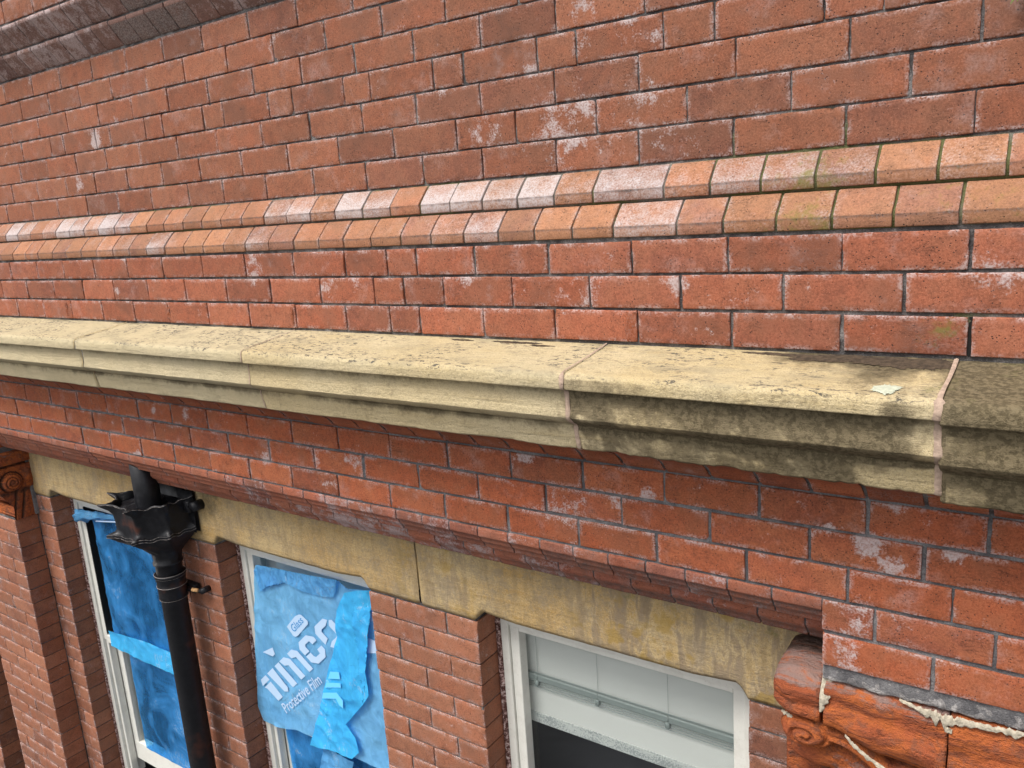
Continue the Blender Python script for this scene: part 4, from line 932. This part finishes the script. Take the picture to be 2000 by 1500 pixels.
# right capital: abacus blocks swept along X, then carved relief beneath
AB = [(.12, -1.120), (.06, -1.118), (.00, -1.118), (-.03, -1.121), (-.048, -1.128), (-.058, -1.136), (-.066, -1.146), (-.071, -1.158), (-.073, -1.172), (-.0715, -1.186), (-.068, -1.192), (-.0665, -1.196), (-.071, -1.200), (-.073, -1.208), (-.068, -1.222), (-.055, -1.234), (-.03, -1.243), (.02, -1.246), (.10, -1.246)]
def sweep_block(x0, x1, prof, effk, seed, lend=False, drop=0.0, name='abacus_block', lab=None, bulge=None):
    mb = MB(); PS = []
    for p, q in zip(prof, prof[1:]):
        k = max(1, int(math.hypot(q[0]-p[0], q[1]-p[1])/.006))
        for t in range(k): PS.append((p[0]+(q[0]-p[0])*t/k, p[1]+(q[1]-p[1])*t/k))
    n = int((x1-x0)/.007); P, T = [], []
    for i in range(-3, n+4):
        x = x0+(x1-x0)*max(0, min(1, i/n)); k = 1 if 0 <= i <= n else (1-.06*min(3, (-i if i < 0 else i-n)))*(1 if abs(i) < 99 else 1)
        if i == -3 or i == n+3: k = .2
        row, rt = [], []
        dl = x-x0
        for (y, z) in PS:
            yy, zz = .05+(y-.05)*k, -1.18+(z+1.18)*k
            if lend and dl < .05: s_ = 1-.32*(1-dl/.05)**2; zz = -1.165+(zz+1.165)*s_; yy = .05+(yy-.05)*(1-.10*(1-dl/.05)**2)
            d = n3(x+seed, y, z, 8)*.005+n3(x*.6, y+seed, z, 30)*.003+n3(x*.4, y, z, 90)*.0018+.004*sst((n3(x, y*2+seed, z*2, 14)-.15)/.05)
            if bulge: b = bulge(x, z); yy += b[0]; zz += b[1]
            row.append((x, yy-d, zz+d*.4)); rt.append((0, max(0, effk*sst((z+1.165)/.03)+.3*n3(x, z, 1, 9)), .75*sst((y-.0)/.05) if z > -1.125 else (.28*gauss(z, -1.194, .004))))
        P.append(row); T.append(rt)
    mb.grid(P, T); return mb.build(name, M_terra, CP, label=lab)
CP = B
sweep_block(-.512, -.4085, AB, .75, 1, lend=True, lab='left end block of the right-hand terracotta capital')
# main block: front swells and steps down towards the right
def bulge(x, z):
    t = sst((x+.38)/.10); t2 = sst((x+.27)/.16)
    return (-.012*t*gauss(z, -1.19, .05), -.030*t*max(0, min(1, (-1.15-z)/.09))-.022*t2*max(0, min(1, (-1.15-z)/.09)))
AB2 = [(.12, -1.122), (.0, -1.121), (-.045, -1.124), (-.060, -1.130), (-.068, -1.140), (-.070, -1.150), (-.066, -1.160), (-.064, -1.172), (-.070, -1.184), (-.078, -1.196), (-.080, -1.210), (-.076, -1.222), (-.064, -1.232), (-.035, -1.240), (.05, -1.244)]
sweep_block(-.3985, -.1585, AB2, .6, 4, name='abacus_block', lab='wide eroded middle block of the right-hand terracotta capital', bulge=bulge)
AB3 = [(y-(.004 if z > -1.18 else .0), z-.002) for y, z in AB2]
sweep_block(-.1555, .45, AB3, .05, 7, name='abacus_block', lab='bright orange right block of the terracotta capital', bulge=lambda x, z: (-.012*gauss(z, -1.165, .02)-.012*gauss(z, -1.21, .03), -.052*max(0, min(1, (-1.15-z)/.09))))
# carved relief under the abacus (front face), seen on a dense grid
def relief(x, z):
    y = .045+.01*n3(x, 1, z, 10); tone = [0, .10, .35]
    def dome(cx, cz, rx, rz, y0, hgt, tilt=0.0, pw=.5):
        d = math.hypot((x-cx)/rx, (z-cz-tilt*(x-cx))/rz); return (y0-hgt*(1-d*d)**pw, d) if d < 1 else (9, d)
    # leaves below, then the drooping stem, then the volute on top
    q, d = dome(-.405, -1.340, .085, .036, .0, .034, .10)
    if q < y: y = q; tone = [0, .30*sst((x+.43)/.05), .35*gauss(d, 1, .2)]
    q, d = dome(-.315, -1.385, .085, .055, -.005, .040, -.1)
    if q < y: y = q; tone = [0, .35, .35*gauss(d, 1, .2)]
    q, d = dome(-.115, -1.355, .16, .058, -.03, .055, -.28)
    if q < y: y = q; tone = [0, 0, .4*gauss(d, 1, .15)]
    zc = -1.262-.105*sst((x+.38)/.22); w_ = .020+.008*gauss(x, -.27, .05); s_ = (z-zc)/w_
    if -.40 < x < -.12 and abs(s_) < 1:
        q = -.030-.036*math.sqrt(1-s_*s_)+.008*gauss(s_, .1, .25)
        if q < y: y = q; tone = [0, 0, .3*gauss(abs(s_), 1, .25)]
    q, d = dome(-.440, -1.270, .062, .040, -.030, .050, 0, .45)
    if q < y:
        a = math.atan2(z+1.270, (x+.440)*.65); sp = (d*2.1-a/(2*math.pi)) % 1.0; g = gauss(sp, .5, .16)*sst((1-d)/.12)
        y = q+.012*g; tone = [0, 0, .35*g]
    y += n3(x, 1, z, 14)*.003+n3(x, 2, z, 45)*.0018; tone[2] += .2*max(0, n3(x, 3, z, 18)); return y, tone
mb = MB(); P, T = [], []
for i in range(190):
    x = -.52+.62*i/189; rp, rt = [], []
    for j in range(70):
        z = -1.238-.24*j/69; y, tn = relief(x, z)
        if x < -.503: y = max(y, .02+(-.503-x)*3)
        rp.append((x, y, z)); rt.append(tuple(tn))
    P.append(rp); T.append(rt)
mb.grid(P, T); mb.build('carved_scroll', M_terra, B, label='eroded scroll and leaf carving under the right capital')
# pale lime mortar smears on the right capital
def smear(pts, seed):
    """ragged flat smear of lime mortar; pts = (x, y, z, width)"""
    mb = MB(); P = []; n = 120
    for i in range(n+1):
        t = i/n*(len(pts)-1); k = min(int(t), len(pts)-2); u = t-k; a, b = pts[k], pts[k+1]; q = [a[c]+(b[c]-a[c])*u for c in range(4)]
        up = q[3]*(.5+.35*n3(t*4, seed, 0)+.25*n3(t*17, seed, 2)); dn = q[3]*(.5+.8*n3(t*3, seed, 7)+.4*n3(t*15, seed, 5)); row = []
        for j in range(7):
            v = j/6; z = q[2]-max(.0005, dn)+(max(.0005, up)+max(.0005, dn))*v
            row.append((q[0], q[1]-.0012*math.sin(math.pi*v)**.5+(.004 if j in (0, 6) else 0)+n3(q[0], v, z, 60)*.0015, z))
        P.append(row)
    mb.grid(P); return mb.build('lime_mortar_smear', M_lime, B)
smear([(-.352, -.084, -1.230, .004), (-.33, -.092, -1.246, .010), (-.30, -.096, -1.262, .008), (-.265, -.098, -1.275, .007), (-.228, -.098, -1.286, .012), (-.205, -.097, -1.292, .004)], 2)
smear([(-.208, -.096, -1.292, .004), (-.18, -.097, -1.298, .016), (-.155, -.098, -1.303, .018), (-.12, -.099, -1.304, .012), (-.07, -.100, -1.303, .006), (-.02, -.100, -1.305, .010)], 5)
smear([(-.250, -.070, -1.119, .003), (-.215, -.076, -1.126, .010), (-.185, -.080, -1.132, .024), (-.160, -.081, -1.134, .026), (-.130, -.079, -1.128, .016), (-.085, -.078, -1.126, .012), (-.05, -.077, -1.124, .015), (-.01, -.077, -1.122, .008), (.05, -.077, -1.122, .010)], 8)
smear([(-.500, -.042, -1.243, .003), (-.485, -.050, -1.244, .009), (-.462, -.056, -1.247, .007), (-.445, -.060, -1.248, .003)], 11)
smear([(-.163, -.0865, -1.150, .012), (-.150, -.0865, -1.150, .010)], 15)
mb = MB(); P = []
for i in range(22):    # lump of lime in the open joint between the first two blocks
    t = i/21; z0 = -1.118-.075*t; w_ = (.022*(1-t)**.7+.006)*(1+.5*n3(t*7, 3, 0)); yv = -.050-.026*sst(t*1.8)
    P.append([(-.406+w_*(j/4)-.002, yv-.004*math.sin(math.pi*j/4)+n3(t*9, j, 2)*.002, z0) for j in range(5)])
mb.grid(P); mb.build('lime_mortar_smear', M_lime, B)
# thick bedding joint over the capital
mb = MB(); P = []
for i in range(240):
    x = XP1+.002+(XB-XP1)*i/239; h_ = .004*n3(x, 1, 1, 18); P.append([(x, y-.005*n3(x, z, 1, 60)-.003*n3(x, z, 1, 130), z+h_*(1 if z < -1.1 else 0)+.003*n3(x, z, 5, 60)) for y, z in [(-.045, -1.083), (-.057, -1.088), (-.059, -1.096), (-.060, -1.104), (-.061, -1.111), (-.063, -1.118), (-.055, -1.124), (-.03, -1.127)]])
mb.grid(P); mb.build('bedding_joint', mortar_mat('lime_flecked_mortar', (.16, .15, .15), (.46, .43, .41)), B)

# left capital: carved side face towards the camera plus its front
def cside(yy, z):
    """outward offset of the right-hand side of the left capital at depth yy and height z"""
    x = -4.372; dk = .18
    if z > -1.175: x += .012; dk = .05
    if -1.188 < z < -1.172: x -= .014; dk = .7
    # volute
    cyv, cz = .032, -1.265; dx, dz = yy-cyv, z-cz; d = math.hypot(dx, dz); a = math.atan2(dz, dx)
    if d < .048:
        x += .020*math.sqrt(1-(d/.048)**2)+.004
        sp = (d/.0155-a/(2*math.pi)) % 1.0; g = gauss(sp, .5, .17); x -= .007*g; dk = .75*g
    elif d < .056: x -= .010; dk = .8
    # trailing leaf
    if z < -1.30: x -= .018*sst((-1.30-z)/.03); dk = .35+.3*gauss(z, -1.325, .012)
    for c0 in (.06, .10): x -= .010*gauss(yy, c0+(z+1.3)*.25, .006)*(z < -1.31); dk += .5*gauss(yy, c0+(z+1.3)*.25, .006)*(z < -1.31)
    x += .010*gauss(math.hypot((yy-.112)/1.2, z+1.262), 0, .018)+.008*gauss(math.hypot((yy-.115)/1.4, z+1.225), 0, .012)
    x += n3(yy, 3, z, 20)*.003; return x-.004, dk
mb = MB(); P, T = [], []
for i in range(100):
    z = -1.118-.352*i/99; rp, rt = [], []
    for j in range(70):
        yy = -.085+.225*j/69; fr = max(0, -z-1.30)*.35; yv = yy
        x, dk = cside(yy, z)
        lim = -.072 if z > -1.18 else (-.035 if z > -1.30 else -.035+min(.06, (-1.30-z)*.6))
        yv = max(yy, lim); rp.append((x, yv, z)); rt.append((0, .0 if z < -1.13 else .3, dk))
    rp.insert(0, (-4.60, lim, z)); rt.insert(0, (0, 0, 0)); rp.insert(0, (-5.0, lim, z)); rt.insert(0, (0, 0, 0))
    P.append(rp); T.append(rt)
P.insert(0, [(x, y, -1.112) for x, y, z in P[0]]); T.insert(0, [(0, .2, .3)]*len(P[0])); P.insert(0, [(-4.6, .1, -1.112)]*len(P[0])); T.insert(0, [(0, .2, .3)]*len(P[0]))
mb.grid(P, T); mb.build('carved_capital', M_terra, B, label='orange terracotta capital with spiral scroll at the left')
mb = MB(); mb.box(-4.402, -4.385, .118, .14, -1.47, -1.09, .003); mb.build('capital_joint', M_mortL, B, smooth=False)

# ------------------------------------------------------------------ sprig at the top-right corner
SP = thing('weed_sprig', 'small green weed growing from the wall at the top right corner', 'plant', (-.10, 0, .25))
from mathutils import Quaternion
mb = MB(); mb2 = MB()
def Wp(i): return Vector((-.098, -.004, .475))
for k in range(16):
    a = random.uniform(-.2, 1.5); L = random.uniform(.035, .075); d = Vector((-math.cos(a)*.45+.2, -.30*random.random()-.1, -math.sin(a)*.55+.15)).normalized(); p0 = Vector((-.100, -.004, .252))
    sd_ = d.cross(Vector((0, -1, 0))).normalized()*.0035*random.uniform(.7, 1.5); P = []
    for i in range(7):
        t = i/6; c0 = p0+d*L*t+Vector((0, -.002, -.012*t*t)); w_ = math.sin(math.pi*min(.98, t*.95+.04)); P.append([c0-sd_*w_, c0+Vector((0, -.001, 0)), c0+sd_*w_])
    (mb if k % 4 else mb2).grid(P)
mb.build('leaf', M_leaf, SP); mb2.build('stem', M_stalk, SP)

# ------------------------------------------------------------------ ground far below
g = MB(); g.box(-300, 300, -300, 300, -7.05, -7.0); o = g.build('ground', M_groundm, None, smooth=False); o['kind'] = 'structure'

for ob in list(COL.objects):
    for k_ in ('wx', 'wy', 'wz'):
        if k_ in ob: del ob[k_]
